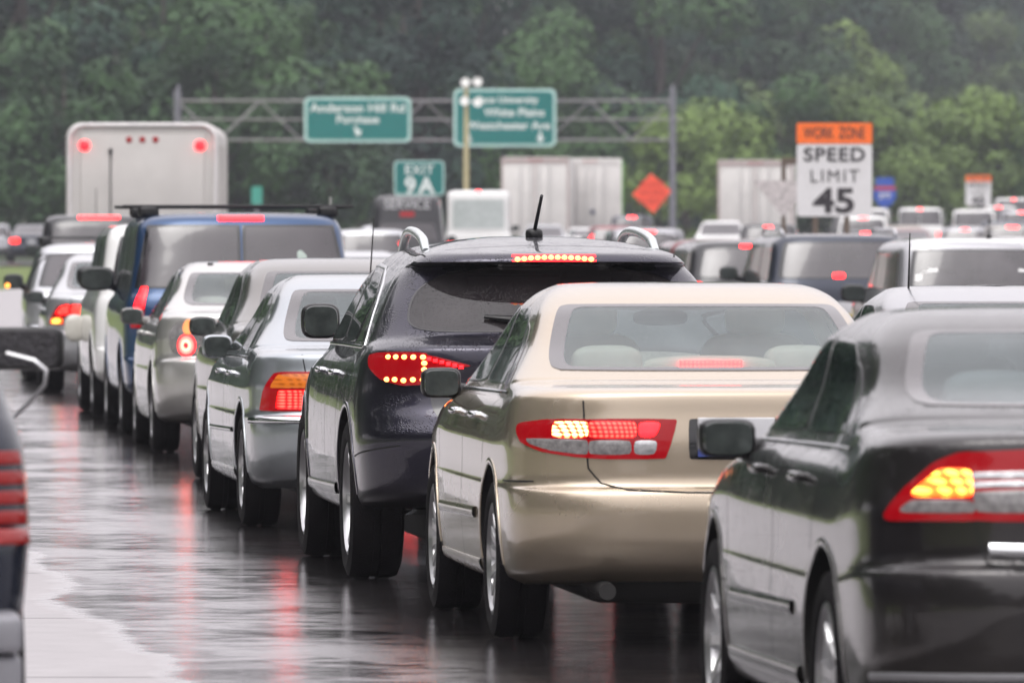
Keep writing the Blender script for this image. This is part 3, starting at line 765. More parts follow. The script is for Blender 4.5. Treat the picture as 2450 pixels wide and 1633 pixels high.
    c.seams([('side', [(2.16, 1.10), (2.16, .44)]), ('side', [(3.38, 1.10), (3.3, .44)]), ('side', [(1.25, 1.05), (1.5, .8), (1.5, .48)]), ('wrap', [(.78, .66), (1.25, .60)]),
             ('top', [(.55, .60), (.75, .625), (1.4, .60), (2.4, .56)]), ('top', [(.62, .50), (.66, .3), (.68, 0)]),
             ('side', [(1.12, .98), (1.3, .975), (1.33, .90), (1.15, .87), (1.08, .92), (1.12, .98)])])
    c.mirror_pair(3.25, 1.222, (.075, .100, .090), None, 3.6, out=c.W-.06)
    c.handles((1.72, 2.60), .985); c.wheels(spokes=6, tw=.25); c.under(); c.seats(INTD, 2.35, 1.3, 1.2, rear=True)
    m = MB(); c.ribbon([(1.55, .42), (3.4, .40)], 'side', .06, 0, m, hgt=.014); c.part2('sill_cover', m, BLUB)
    m = MB(); c.ribbon([(3.46, .98), (3.44, .62)], 'side', .03, 0, m, hgt=.008); c.part2('wing_vent', m, CHR)
crossover()

# ---- silver-blue older sedan
def silver_sedan():
    L = 4.98; rows = sedan_rows(H=1.435, W=.91, deck=1.02, belt=.95, gb=.85, header=1.52, bump=(.32, .56, .635), roof_w=.58, cowl=1.35, wsh=2.2)
    c = Car('sedan', 'silver blue older sedan with amber and red tail lamp, behind the blue-black crossover', 'car', rows, L, (-.55, 47.9), 6.0, RLSV)
    c.root['label'] = 'silver blue sedan with amber over red tail lamp, just ahead of the blue-black crossover'
    rearw = [(-.63, 1.055), (.63, 1.055), (.66, 1.085), (.57, 1.33), (.53, 1.35), (-.53, 1.35), (-.57, 1.33), (-.66, 1.085)]
    frontw = [(-.6, 1.0), (.6, 1.0), (.5, 1.34), (-.5, 1.34)]
    p1 = [(1.50, .99), (2.335, .985), (2.395, 1.335), (2.05, 1.33), (1.82, 1.27)]
    p2 = [(2.35, .985), (3.45, .975), (2.98, 1.27), (2.82, 1.33), (2.41, 1.338)]
    c.body(1.10, 2.91, .325, panes=(p1, p2), rear=rearw, front=frontw, gb=14, inner=GRYI, belt=.96)
    c.window('rear_window', rearw, 'rear', GCLR, .90); c.window('windscreen', frontw, 'front', GCLR, .93)
    for p in (p1, p2): c.window('side_window', p, 'side', GSIDE, .93, both=True, fm=TRIM)
    q = MB(); c.ribbon([(1.4, .958), (2.3, .955), (3.5, .945)], 'side', .014, 0, q, hgt=.005); c.part2('belt_moulding', q, CHR)
    q = MB(); c.ribbon([(0, .625), (.9, .62), (1.15, .615)], 'wrap', .035, 0, q, hgt=.014); c.part2('bumper_moulding', q, CHR)
    q = MB(); c.ribbon([(1.6, .54), (3.4, .52)], 'side', .03, 0, q, hgt=.012); c.part2('side_moulding', q, CHR)
    q = MB(); c.ribbon([(1.55, .30), (3.5, .29)], 'side', .06, 0, q, hgt=.012); c.part2('sill_cover', q, RLSV)
    c.seams([('side', [(2.34, .95), (2.34, .30)]), ('side', [(3.48, .95), (3.42, .30)]), ('side', [(1.35, .95), (1.5, .6), (1.5, .32)]), ('rear', [(.62, 1.02), (.60, .9), (.60, .70), (.55, .65)])])
    c.lampset('tail_light', [
        ('tail_light', [(.50, .895), (.80, .893), (.88, .885), (.96, .78), (.99, .672), (.50, .672)], RDIM, .008),
        ('turn_signal', [(.52, .882), (.84, .878), (.89, .80), (.52, .805)], AMB, .011),
        ('brake_lamp', [(.52, .79), (.82, .79), (.84, .685), (.52, .685)], RLIT, .011)])
    c.mirror_pair(3.25, 1.0, (.06, .092, .07), RLSV, 3.6, out=c.W-.03)
    c.handles((1.80, 2.70), .865); c.wheels(spokes=9); c.under(); c.seats(GRYI, 2.45, 1.35, 1.0)
    c.part('high_brake_lamp', MB().box(1.15, 1.17, -.12, .12, 1.075, 1.12, .004), RPLN)
    l, n = c.hit('top', 1.45, .12); 
    o = c.part('aerial', MB().lathe([(.001, -.01), (.03, 0), (.022, .03), (.012, .06), (.001, .06)], (1.45, .12, l.z), 4, 'z'), BLK)
    c.part('mast', MB().tube([(1.45, .12, l.z+.04), (1.30, .11, l.z+.40)], [.005, .003], 6), BLK, o)
silver_sedan()

# ---- generic builders
def gsedan(label, pos, head, pm, L=4.75, H=1.47, W=.90, lod=1, name='sedan', lamps=None, brake=True, gm=None, side_gm=None, mirr=None, belt=.98, deck=1.05, cab=False, extras=None, group=None, inner=GRYI, mout=.03, **kw):
    rows = sedan_rows(H=H, W=W, belt=belt, deck=deck, **kw)
    c = Car(name, label, 'car', rows, L, pos, head, pm, lod=lod, group=group)
    k = W/.907; zt = H-.085; gb = kw.get('gb', .70)
    rearw = [(-.60*k, deck+.045), (.60*k, deck+.045), (.66*k, deck+.075), (.58*k, zt-.015), (.54*k, zt), (-.54*k, zt), (-.58*k, zt-.015), (-.66*k, deck+.075)]
    frontw = [(-.6, belt+.06), (.6, belt+.06), (.5, zt), (-.5, zt)]
    m = L*.468
    p1 = [(1.42, belt+.045), (m-.008, belt+.04), (m+.052, zt-.015), (m-.3, zt-.02), (m-.5, zt-.08)]
    p2 = [(m+.008, belt+.04), (L-1.4, belt+.03), (L-1.9, zt-.08), (L-2.08, zt-.02), (m+.068, zt-.015)]
    if cab: c.body(1.05, 2.72, .325, panes=(p1, p2), rear=rearw, front=frontw, gb=14, inner=inner, belt=belt+.02)
    else: c.body(1.05, 2.72, .325)
    c.window('rear_window', rearw, 'rear', gm or (GCLR if cab else GGREY), .90, fm=FRIT); c.window('windscreen', frontw, 'front', GDARK if not cab else GCLR, .93)
    for p in (p1, p2): c.window('side_window', p, 'side', side_gm or (GSIDE if cab else GDARK), .93, both=True, fm=TRIM)
    if lamps != 'none':
        lam = lamps or [('tail_light', [(.50, deck-.12), (.78, deck-.12), (.98, deck-.15), (.97, .76), (.50, .75)], RDIM if not brake else RLIT, .008)]
        c.lampset('tail_light', lam)
    c.mirror_pair(L*.67, belt+.03, (.06, .095, .066), mirr or BLK, out=W+mout)
    c.wheels(spokes=8)
    if lod == 0: c.under()
    c.plate(.80, PLW)
    if cab: c.seats(inner, L*.49, 1.25, belt+.05); c.handles((1.72, 2.62), belt-.09, pm)
    c.seams([('side', [(m, belt-.02), (m, .30)]), ('side', [(L-1.38, belt-.02), (L-1.44, .30)]), ('rear', [(.61, deck-.05), (.60, .85), (.55, .68), (.4, .65), (0, .645)])])
    if extras: extras(c)
    return c
def gsuv(label, pos, head, pm, L=4.7, H=1.75, W=.93, lod=1, name='suv', cat='car', glass_m=None, lampz=(.92, 1.08), lampy=(.74, 1.0), brake=RLIT, hbl=True, mirr=None, roof_w=None, belt=None, split=False, extras=None, rowsf=None, group=None, gfm=None, wheels=True, lampp=None, hblw=.16, hblz=None, nlamps=False, a=.40, gx=.12, hx=.34, Rw=.36, mz=.12, rzt=.12, maa=(.07, .12, .09), mo=0, me=None, mgl=None, **kw):
    roof_w = roof_w or W*.80; belt = belt or H*.62
    rows = suv_rows(H=H, W=W, belt=belt, L=L, roof_w=roof_w, a=a, gx=gx, hx=hx, **kw)
    c = Car(name, label, cat, rows, L, pos, head, pm, lod=lod, group=group, tr=.02, tf=.06)
    zt = H-rzt; yb = W*(.84 if not split else .90); yt = roof_w*(.90 if not split else .95)
    if split:
        for sg in (1, -1): c.window('rear_window', [(sg*.006, belt+.06), (sg*yb, belt+.06), (sg*yt, zt), (sg*.006, zt)], 'rear', glass_m or GGREY, .93, fm=gfm or TRIM, rnd=1)
    else: c.window('rear_window', [(-yb, belt+.06), (yb, belt+.06), (yt, zt), (-yt, zt)], 'rear', glass_m or GGREY, .93, fm=gfm or TRIM)
    c.window('windscreen', [(-yb, belt+.05), (yb, belt+.05), (yt, zt-.03), (-yt, zt-.03)], 'front', GDARK, .93)
    xs = [.52, L*.30, L*.30+.06, L*.50, L*.50+.06, L-1.55]
    for i in range(3):
        a0, b0 = xs[2*i], xs[2*i+1]
        sh0 = .10 if i == 0 else 0; sh = .38 if i == 2 else 0
        c.window('side_window', [(a0, belt+.05), (b0, belt+.05), (b0-sh, zt-.01), (a0+sh0, zt-.01)], 'side', GDARK, .93, both=True, fm=TRIM, rnd=1)
    if wheels: c.body(1.0, L-1.95, Rw); c.wheels(spokes=6, tw=.24)
    else: s_ = c; c.part('body', MB().add(c.V, c.F), pm)
    if not nlamps: c.lampset('tail_light', lampp or [('tail_light', [(lampy[0], lampz[1]), (lampy[1], lampz[1]), (lampy[1], lampz[0]), (lampy[0], lampz[0])], brake, .01)])
    if hbl:
        z = hblz or H-.085
        c.part('high_brake_lamp', c.patch([(-hblw, z+.018), (hblw, z+.018), (hblw, z-.018), (-hblw, z-.018)], 'rear', .012, rnd=0), RPLN)
    c.mirror_pair(L-1.50, belt+mz, maa, mirr or BLK, arm_z=-.02, out=W+.09+mo, me=me, gl=mgl or MIRG)
    c.plate(.80, PLW)
    c.seams([('side', [(L*.50+.03, belt), (L*.50+.03, .45)]), ('side', [(L*.30+.03, belt), (L*.30+.03, .7)]), ('rear', [(0, belt+.02), (0, .62)] if split else [(-W*.8, .64), (W*.8, .64)])])
    if extras: extras(c)
    return c

# ---- warm grey sedan between the two silver ones
gsedan('warm grey sedan squeezed between the silver blue sedan and the pale silver sedan', (-.92, 55.0), 5.8, GRYM, L=4.85, H=1.515, W=.90, lod=0, belt=1.02, deck=1.09, cab=True, roof_w=.63, header=1.3, mout=-.035)
# ---- pale silver sedan with round lamps
def alt_extra(c):
    c.part('lamp_housing', c.patch([(.52, .99), (.70, 1.02), (.86, 1.0), (.90, .90), (.86, .77), (.70, .745), (.50, .76)], 'wrap', .006), CLRL)
    def disc(a, z, r, m, nm, off, par=None):
        P = [(a+r*math.cos(2*PI*k/20), z+r*math.sin(2*PI*k/20)) for k in range(20)]
        o = []
        for sg in (1, -1):
            q = c.patch(P, 'wrap', off, rnd=0, inw=.002)
            if sg < 0: q.flip()
            o.append(c.part(nm, q, m))
        return o
    for (r, m, off) in ((.083, RPLN, .012),): L2 = disc(.70, .832, r, m, 'tail_light', off)
    for i, sg in enumerate((1, -1)):
        for (r, m, off) in ((.070, RCIRC, .015), (.052, lamp('pale_lamp_ring', (.6, .3, .2), (1, .36, .22), (0,0,0), 3.2), .017), (.026, RPLN, .020)):
            P = [(.70+r*math.cos(2*PI*k/20), .832+r*math.sin(2*PI*k/20)) for k in range(20)]; q = c.patch(P, 'wrap', off, rnd=0, inw=.001)
            if sg < 0: q.flip()
            c.part('lamp_ring', q, m, L2[i])
    disc(.69, .972, .058, AMB2, 'turn_signal', .013); disc(.575, .80, .04, CLRW, 'reversing_lamp', .012)
    c.part('exhaust', MB().tube([(.02, .42, .30), (.4, .42, .30)], .035, 14), simple('brassy_exhaust', (.35, .22, .08), .3, metal=.9))
    l, n = c.hit('top', 1.42, .40); c.part('roof_clip', MB().sup(l, (.03, .025, .012), 3), BLK)
gsedan('pale silver sedan with round red brake lamp under a round amber one', (-1.82, 65.1), 5.3, ALTS, L=4.86, H=1.47, W=.895, lod=0, deck=1.09, belt=1.0, cab=True, lamps='none', mirr=GRYM, extras=alt_extra, inner=CRM, bump=(.34, .58, .72), gb=.55, header=1.25)
# ---- blue van
def bluex(c):
    for i, x in enumerate((.75, 2.3)):
        q = MB().box(x-.035, x+.035, -.98, .98, 1.905, 1.935, .008)
        o = c.part('roof_bar', q, BLK)
        for sg in (1, -1): c.part('bar_foot', MB().sup((x, sg*.76, 1.875), (.055, .09, .05), 3.5).box(x-.03, x+.03, sg*.76-.03, sg*.76+.03, 1.80, 1.88), BLK, o)
    c.part('bar_peg', MB().tube([(.75, -.78, 1.92), (.75, -.78, 2.0)], .014, 8), ALU)
    q = MB(); c.ribbon([(.45, .98), (.45, .5)], 'side', .0, 0, q); 
    l, n = c.hit('rear', -.52, 1.50); c.part('window_sticker', c.patch([(-.48, 1.56), (-.53, 1.53), (-.56, 1.48), (-.50, 1.44), (-.46, 1.50)], 'rear', .006), simple('pale_sticker', (.35, .42, .38), .6))
c = gsuv('blue van with split dark rear doors and black roof bars, behind a pale silver sedan', (-2.25, 71.5), 5.2, BLUE, L=4.85, H=1.87, W=1.0, lod=0, name='van', cat='van', split=True, roof_w=.83, belt=1.17, brake=RLIT, hblw=.19, hblz=1.815, rzt=.105,
   lampp=[('tail_light', [(.84, 1.25), (.98, 1.25), (1.0, .90), (.86, .90)], RDIM, .01), ('brake_lamp', [(.85, 1.24), (.965, 1.24), (.975, 1.06), (.86, 1.06)], RPLN, .014), ('reversing_lens', [(.87, 1.0), (.97, 1.0), (.97, .93), (.87, .93)], CLRL, .014)], maa=(.08, .16, .105), extras=bluex, mz=.13)
q = paint('cream_paint', (.62, .60, .54), 0)
def whx(c):
    for sg in (1, -1): c.part('tow_mirror', MB().sup((3.1, sg*(c.W+.06), .80), (.05, .10, .13), 2.6).tube([(3.1, sg*(c.W-.02), .88), (3.15, sg*(c.W-.1), .88)], .04, 8), q)
gsuv('white utility vehicle mostly hidden ahead of the blue van, with a round cream side panel', (-2.86, 78.3), 5.2, WHIT, L=4.8, H=1.80, W=.97, lod=1, roof_w=.80, belt=1.12, extras=whx, nlamps=True, maa=(.08, .15, .10), mz=.17, mo=-.20)
# ---- silver compact with bright lamp
gsedan('silver compact sedan with wide wraparound red tail lamps near the left edge', (-4.12, 91.6), 4.6, SILV, L=4.5, H=1.49, W=.89, lod=1, gm=GCLR, side_gm=None, deck=1.06, cab=True, mirr=BLK,
   lamps=[('tail_light', [(.36, .95), (.74, .955), (.86, .93), (.96, .80), (1.0, .735), (.70, .725), (.50, .74)], RDIM, .01),
          ('brake_lamp', [(.40, .935), (.64, .94), (.64, .84), (.50, .80)], RLIT, .014), ('brake_lamp', [(.68, .94), (.80, .92), (.87, .84), (.68, .84)], RLIT, .014), ('stop_lamp', [(.76, .80), (.93, .795), (.95, .745), (.76, .745)], RYEL, .014), ('clear_lens', [(.66, .80), (.74, .80), (.74, .745), (.66, .745)], CLRL, .014)])
def rackx(c):
    z = 1.62
    for x in (1.2, 2.1):
        o = c.part('roof_bar', MB().box(x-.03, x+.03, -.72, .72, z+.035, z+.06, .006), BLK)
        for sg in (1, -1): c.part('bar_foot', MB().sup((x, sg*.62, z), (.06, .07, .06), 3.5), BLK, o)
    for sg in (1,): c.part('mirror_signal', MB().sup((3.02, c.W+.16, 1.10), (.02, .03, .03), 2), lamp('orange_signal', (.8, .3, .05), (1, .35, .05), (0,0,0), 2.5))
gsuv('silver estate car with a dark roof rack just ahead of the silver compact', (-4.72, 98.2), 4.2, SILV, name='estate_car', L=4.6, H=1.61, W=.88, lod=1, roof_w=.68, hbl=False, belt=1.03, gx=.15, hx=.6, extras=rackx, nlamps=True)
gsuv('dark pickup cab with a long red brake light in front of the white box truck', (-6.25, 129), 2.0, BLKP, name='pickup_truck', cat='truck', L=5.2, H=2.02, W=.98, lod=1, roof_w=.80, belt=1.35, hblw=.31, hblz=1.97, gx=.15, hx=.35,
     extras=lambda c: c.part('aerial', MB().tube([(1.0, .05, 2.0), (.9, .05, 2.42)], .006, 6), BLK))

# ---- dark vehicle at the left edge
def left_suv():
    def ex(c):
        for sg in (1, -1):
            for i in range(5):
                z = 1.075-.052*i
                qq = c.patch([(.86, z), (1.03, z), (1.03, z-.034), (.86, z-.034)], 'wrap', .012, rnd=0)
                if sg < 0: qq.flip()
                c.part('lamp_bar', qq, lamp('soft_red_lens', (.16, .008, .008), (.8, .02, .02), (0,0,0), .10 if i not in (3,4) else .22) )
            bm_ = MB()
            bm_.tube([(2.75, sg*(c.W+.02), 1.30), (2.72, sg*(c.W+.10), 1.28), (2.70, sg*(c.W+.135), 1.25), (2.70, sg*(c.W+.13), 1.21), (2.72, sg*(c.W+.09), 1.16), (2.76, sg*(c.W+.02), 1.09)], .007, 8)
            c.part('mirror_bracket', bm_, ALU)
        for z0, z1, x0 in ((.56, .66, -.16), (.44, .555, -.13), (.36, .43, -.15)):
            c.part('step_bumper', MB().box(x0, .2, -.915, .915, z0, z1, .022), simple('grey_bumper', (.22, .22, .24), .35, metal=.2))
    c = gsuv('dark navy utility vehicle with barred red tail lamps at the left edge of the picture', (-2.195, 22.2), HEAD, TEAL, L=4.6, H=1.75, W=.965, lod=0, roof_w=.70, belt=1.16, nlamps=True, hbl=False, maa=(.06, .135, .064), extras=ex, a=.62, mz=.15, mo=-.02, me=7, mgl=simple('wet_dark_mirror', (.02, .018, .022), .4, vary=.6, scale=60, bump=.8, bscale=120))
left_suv()

# ---- right hand lanes
def coupe():
    rows = sedan_rows(H=1.385, W=.90, deck=1.02, belt=.95, gb=.62, header=1.5, roof_w=.60)
    c = gsedan('pale silver coupe whose wet roof and arched side window show behind the charcoal sedan', (2.86, 45.1), 6.2, LGRY, L=4.65, H=1.385, W=.90, lod=0, belt=.95, deck=1.02, cab=True, roof_w=.62, header=1.45, gb=.7)
    l, n = c.hit('top', 1.75, .50); c.part('aerial', MB().tube([(1.75, .50, l.z), (1.70, .50, l.z+.30)], [.006, .003], 6), BLK)
coupe()
def flx(c):
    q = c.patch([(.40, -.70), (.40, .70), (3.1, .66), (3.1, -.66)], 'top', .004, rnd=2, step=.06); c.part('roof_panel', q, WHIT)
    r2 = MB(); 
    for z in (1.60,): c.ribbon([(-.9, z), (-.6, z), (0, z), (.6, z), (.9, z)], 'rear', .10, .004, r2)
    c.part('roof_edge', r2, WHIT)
    l, n = c.hit('top', .7, -.18); o = c.part('aerial', MB().sup((.7, -.18, l.z+.02), (.05, .03, .03), 2.5), BLK); c.part('mast', MB().tube([(.7, -.18, l.z+.03), (.65, -.18, l.z+.17)], .006, 6).sup((.65, -.18, l.z+.18), (.02, .02, .02), 2), BLK, o)
gsuv('boxy grey hatchback with a white roof and dark windows at the right', (4.95, 90), 5.0, LGRY, name='hatchback', L=4.4, H=1.66, W=.90, lod=1, roof_w=.76, belt=1.06, glass_m=GDARK, hbl=False, extras=flx, maa=(.08, .14, .10), mz=.0)
def bmx(c):
    c.part('brake_lamp', c.patch([(-.01, 1.23), (.13, 1.23), (.13, 1.17), (-.01, 1.17)], 'rear', .012, rnd=1), RPLN)
    c.part('bumper_strip', c.patch([(-.8, .85), (.8, .85), (.8, .70), (-.8, .70)], 'rear', .01, rnd=0), simple('yellow_strip', (.62, .45, .03), .5))
    for sg in (1, -1): c.part('roof_rail', MB().tube([(.55, sg*.70, 1.70), (.7, sg*.71, 1.765), (2.6, sg*.70, 1.78), (2.8, sg*.69, 1.72)], .02, 8), CHR)
gsuv('navy minivan with pale roof rails below the large speed limit sign', (4.10, 105), 5.0, NAVY, name='minivan', cat='van', L=4.9, H=1.72, W=.97, lod=1, roof_w=.80, belt=1.10, hbl=False, extras=bmx, rzt=.10)
gsuv('black minivan with smoked rear window between the red car and the navy minivan', (3.22, 112.5), 5.0, BLKP, name='minivan', cat='van', L=4.8, H=1.64, W=.93, lod=1, roof_w=.76, belt=1.08, hblw=.17, rzt=.10)
gsuv('dark red car with pale roof edge, left of the black minivan', (3.02, 119.5), 4.0, REDP, name='estate_car', L=4.6, H=1.66, W=.90, lod=1, roof_w=.72, belt=1.05, hbl=False)
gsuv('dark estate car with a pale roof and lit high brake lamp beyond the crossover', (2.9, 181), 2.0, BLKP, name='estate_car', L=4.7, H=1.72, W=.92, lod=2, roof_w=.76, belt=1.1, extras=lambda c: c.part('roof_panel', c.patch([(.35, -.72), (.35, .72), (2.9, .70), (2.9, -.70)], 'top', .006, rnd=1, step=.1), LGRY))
gsedan('silver sedan whose roof shows between the blue van and the crossover', (-2.0, 110), 4.5, SILV, H=1.50, lod=1)
gsuv('silver people carrier with a pale roof in front of the black van', (-3.25, 196), 1.0, SILV, name='people_carrier', L=4.7, H=1.66, W=.92, lod=2, roof_w=.78, hbl=False, lampz=(1.0, 1.35), lampy=(.85, 1.0))
def bvx(c):
    t = bpy.data.curves.new('t', 'FONT'); t.body = 'SERVICE'; t.size = .32; t.align_x = 'CENTER'; t.align_y = 'CENTER'; t.extrude = .004
    o = bpy.data.objects.new('t', t); C.objects.link(o); bpy.context.view_layer.update()
    me = bpy.data.meshes.new_from_object(o.evaluated_get(bpy.context.evaluated_depsgraph_get())); bpy.data.objects.remove(o)
    me.materials.clear(); me.materials.append(simple('white_lettering', (.6, .6, .62), .6)); b = bpy.data.objects.new('lettering', me); C.objects.link(b); b.parent = c.root
    l, n = c.hit('rear', 0, 2.22); b.location = (l.x-.03, 0, 2.22); b.rotation_euler = (PI/2, 0, -PI/2)
    c.part('high_brake_lamp', c.patch([(-.18, 2.05), (.18, 2.05), (.18, 1.92), (-.18, 1.92)], 'rear', .012, rnd=0), RDIM)
gsuv('tall black van with white lettering above its rear window', (-2.62, 213), 0, BLKP, name='van', cat='van', L=5.2, H=2.46, W=1.0, lod=2, roof_w=.78, belt=1.25, hbl=False, rzt=.68, extras=bvx)
gsuv('white high roofed van with one red light at its roof, beside the tall black van', (-1.03, 261), -.5, WHIT, name='van', cat='van', L=5.6, H=2.68, W=1.02, lod=2, roof_w=.93, belt=1.4, gx=.1, hx=.16, glass_m=simple('pale_glass', (.42, .46, .45), .3, coat=.6), gfm=WHIT, hblw=.07, rzt=.25, hblz=2.63)
gsedan('silver sedan in front of the twin white trailers', (1.1, 298), -1.5, SILV, H=1.55, lod=2, W=.92)
gsuv('dark blue estate car beyond the trailers, below the orange diamond sign', (4.5, 321), -2, NAVY, name='estate_car', L=4.6, H=1.85, W=.92, lod=2)
gsuv('dark red car beside the green edged trailer, red lamp lit', (3.25, 281), -2, REDP, name='hatchback', L=4.2, H=1.56, W=.86, lod=2, hbl=False, brake=RPLN, lampy=(-.0+.70, .92), lampz=(1.05, 1.25))
gsedan('white sedan behind the red car, left of the speed limit sign', (6.7, 275), -3, WHIT, H=1.72, lod=2, W=.93, deck=1.2, belt=1.12)
gsuv('dark hatchback with a red brake lamp below the white triangular sign', (7.2, 240), -3, BLKP, name='hatchback', L=4.3, H=1.70, W=.92, lod=2, hblw=.12, hblz=1.60)
gsuv('white van with a red stripe behind the speed limit sign', (14.6, 352), -5, WHIT, name='van', cat='van', L=5.4, H=2.1, W=1.0, lod=2, roof_w=.88, extras=lambda c: c.part('red_stripe', c.patch([(-.95, .98), (.95, .98), (.95, .9), (-.95, .9)], 'rear', .02, rnd=0), RDIM))
gsuv('white van with split rear windows, below the blue route shield', (17.0, 356), -5, WHIT, name='van', cat='van', L=5.4, H=2.12, W=1.0, lod=2, roof_w=.86, split=True, hblw=.10, hblz=2.05)
gsuv('white off road vehicle below the small distant speed limit sign', (19.3, 357), -5, WHIT, name='suv', L=4.8, H=2.05, W=.97, lod=2, roof_w=.84, brake=RPLN, hbl=False)
gsuv('pale grey van at the right edge in the mist with red lamps', (21.6, 362), -5, LGRY, name='van', cat='van', L=5.0, H=2.0, W=.97, lod=2, roof_w=.84, brake=RPLN, hblw=.14)
gsuv('misty grey car with both brake lamps lit, in front of the white vans', (13.9, 262), -4, LGRY, name='hatchback', L=4.3, H=1.55, W=.90, lod=2, brake=RPLN, hblw=.12)
gsedan('pale car with a bluish rear window at the far right edge', (11.9, 200), -3, WHIT, H=1.46, lod=2, gm=simple('blue_glass', (.22, .30, .33), .2, coat=1))
gsedan('dark car with a red tail lamp on the far left road', (-18.7, 332), 3, NAVY, H=1.48, lod=2)
gsuv('dark hatchback cut by the left edge, far off', (-20.6, 337), 3, LGRY, name='hatchback', L=4.2, H=1.5, W=.88, lod=2, hbl=False, brake=RDIM)

gsedan('white sedan right of the parked trailers, low between darker cars', (2.6, 306), -2, WHIT, H=1.42, lod=2, W=.88)
gsuv('white pickup cab low behind the speed limit sign posts', (12.0, 292), -4, WHIT, name='pickup_truck', cat='truck', L=5.0, H=1.86, W=.95, lod=2, brake=RPLN)
gsuv('black pickup cab right of the speed limit sign posts', (12.9, 322), -4, BLKP, name='pickup_truck', cat='truck', L=5.0, H=1.88, W=.97, lod=2, hblw=.14, nlamps=True)
gsuv('dark blue people carrier at the right edge, in front of the misty vans', (15.6, 270), -4, NAVY, name='people_carrier', L=4.6, H=1.74, W=.93, lod=2, hbl=False, brake=RPLN)
gsedan('dark red sedan low in front of the white van with split windows', (13.1, 282), -4, REDP, H=1.45, lod=2)
gsedan('silver sedan low at the right edge, nearest of the misty cars', (10.9, 186), -3, SILV, H=1.46, lod=2)
gsuv('tall white delivery van far back at the right edge in the mist', (26.2, 446), -6, WHIT, name='van', cat='van', L=5.6, H=2.6, W=1.05, lod=2, roof_w=.95, hblw=.1)
gsedan('pale gold sedan left of the white vans in the mist', (14.0, 304), -4, GOLD, H=1.5, lod=2, brake=True)
gsuv('grey people carrier near the right edge with both red lamps glowing', (13.6, 232), -4, GRYM, name='people_carrier', L=4.6, H=1.70, W=.92, lod=2, brake=RPLN)
gsuv('small white van farthest back in the mist, right of the route shield', (24.5, 430), -6, WHIT, name='van', cat='van', L=5.0, H=2.2, W=1.0, lod=2, brake=RPLN)
gsuv('black car low in front of the red striped van', (9.8, 236), -3, BLKP, name='hatchback', L=4.3, H=1.52, W=.90, lod=2, brake=RPLN)
gsuv('silver estate car left of the white high roofed van', (-3.9, 262), 0, SILV, name='estate_car', L=4.6, H=1.6, W=.90, lod=2, brake=RPLN)
# ------------------------------------------------------------------ trucks
TWH = simple('truck_white', (.55, .53, .51), .45, vary=.10, scale=1.2, bump=.1, bscale=3)
TRW = simple('trailer_white', (.66, .64, .62), .5, vary=.12, scale=1.0)
def truck_wheels(root, xs, y, r=.5):
    for x in xs:
        for sg in (1, -1):
            q = MB().lathe([(.28, -.13), (r-.03, -.14), (r, -.1), (r, .1), (r-.03, .14), (.28, .13)], (x, sg*y, r), 28, closed=True); w_ = q.build('wheel', RUB, root)
            MB().lathe([(.28, .10), (.2, .02), (.1, .05), (.001, .06)], (x, sg*y, r), 20).build('rim', ALU, w_)
def box_truck():
    r_ = empty('box_truck', (-6.15, 142, gz(142)), PI/2+R(.6)); tag(r_, 'white box truck with rounded top corners and red marker lights above the traffic', 'truck')
    W = 1.27; z0, z1 = .95, 3.55; Lb = 6.6
    # rounded box section lofted along length
    def sec(x, k=1.0, zz=0):
        P = []; rad = .26*k
        for (cy, cz, a0) in ((W*k-rad, z1*1-rad-zz, 0), (-(W*k-rad), z1-rad-zz, 90)):
            for i in range(9): t = R(a0+90*i/8); P.append((x, cy+rad*math.cos(t), cz+rad*math.sin(t)))
        P += [(x, -W*k, z0), (x, W*k, z0)]; return P
    V = []; ss = [sec(.0, .965, .03), sec(.0, .985, .012), sec(.06), sec(Lb-.3), sec(Lb, .95, .1)]
    for s_ in ss: V += s_
    n = len(ss[0]); F = [(i*n+k, i*n+(k+1) % n, (i+1)*n+(k+1) % n, (i+1)*n+k) for i in range(len(ss)-1) for k in range(n)]
    F += [tuple(range(n-1, -1, -1)), tuple((len(ss)-1)*n+k for k in range(n))]
    mk('cargo_box', V, F, TWH, r_, 25)
    fr = MB(); D = []; W2 = W-.14
    P = [(y*.0, y, z) for (_, y, z) in sec(0, .955, .04)]
    fr.tube([(-.02, y, z) for (_, y, z) in P]+[(-.02, P[0][1], P[0][2])], .035, 8, False); fr.build('door_frame', simple('frame_white', (.68, .66, .66), .4), r_)
    d = MB()
    d.box(-.025, .0, -W+.24, W-.24, .99, 3.36, .02)
    d.build('roll_door', TWH, r_)
    h = MB().box(-.06, -.02, .50, .56, 3.02, 3.12).tube([(-.04, .53, 3.02), (-.04, .53, 1.2)], .012, 6); h.build('door_latch', DRK, r_)
    for sg in (1, -1): MB().sup((-.03, sg*.96, 3.17), (.03, .085, .085), 2.2).build('brake_lamp', RPLN, r_)
    for y in (-.22, 0, .22): MB().sup((-.03, y, 3.27), (.02, .05, .05), 2.5).build('marker_light', RDIM, r_)
    MB().box(.1, 8.6, -.45, .45, .6, .95, .02).build('chassis', UND, r_)
    MB().box(Lb+.15, Lb+2.1, -1.05, 1.05, .6, 2.5, .15).build('cab', WHIT, r_)
    q = MB().box(0, .08, -1.25, 1.25, .55, .72, .02); q.build('bumper', DRK, r_); truck_wheels(r_, (1.6, 7.6), .95)
    s_ = MB()
    for i in range(9): s_.box(.35+.7*i, .37+.7*i, -W-.012, -W+.01, 1.0, 3.2); s_.box(.35+.7*i, .37+.7*i, W-.01, W+.012, 1.0, 3.2)
    s_.build('side_rib', TWH, r_)
box_truck()
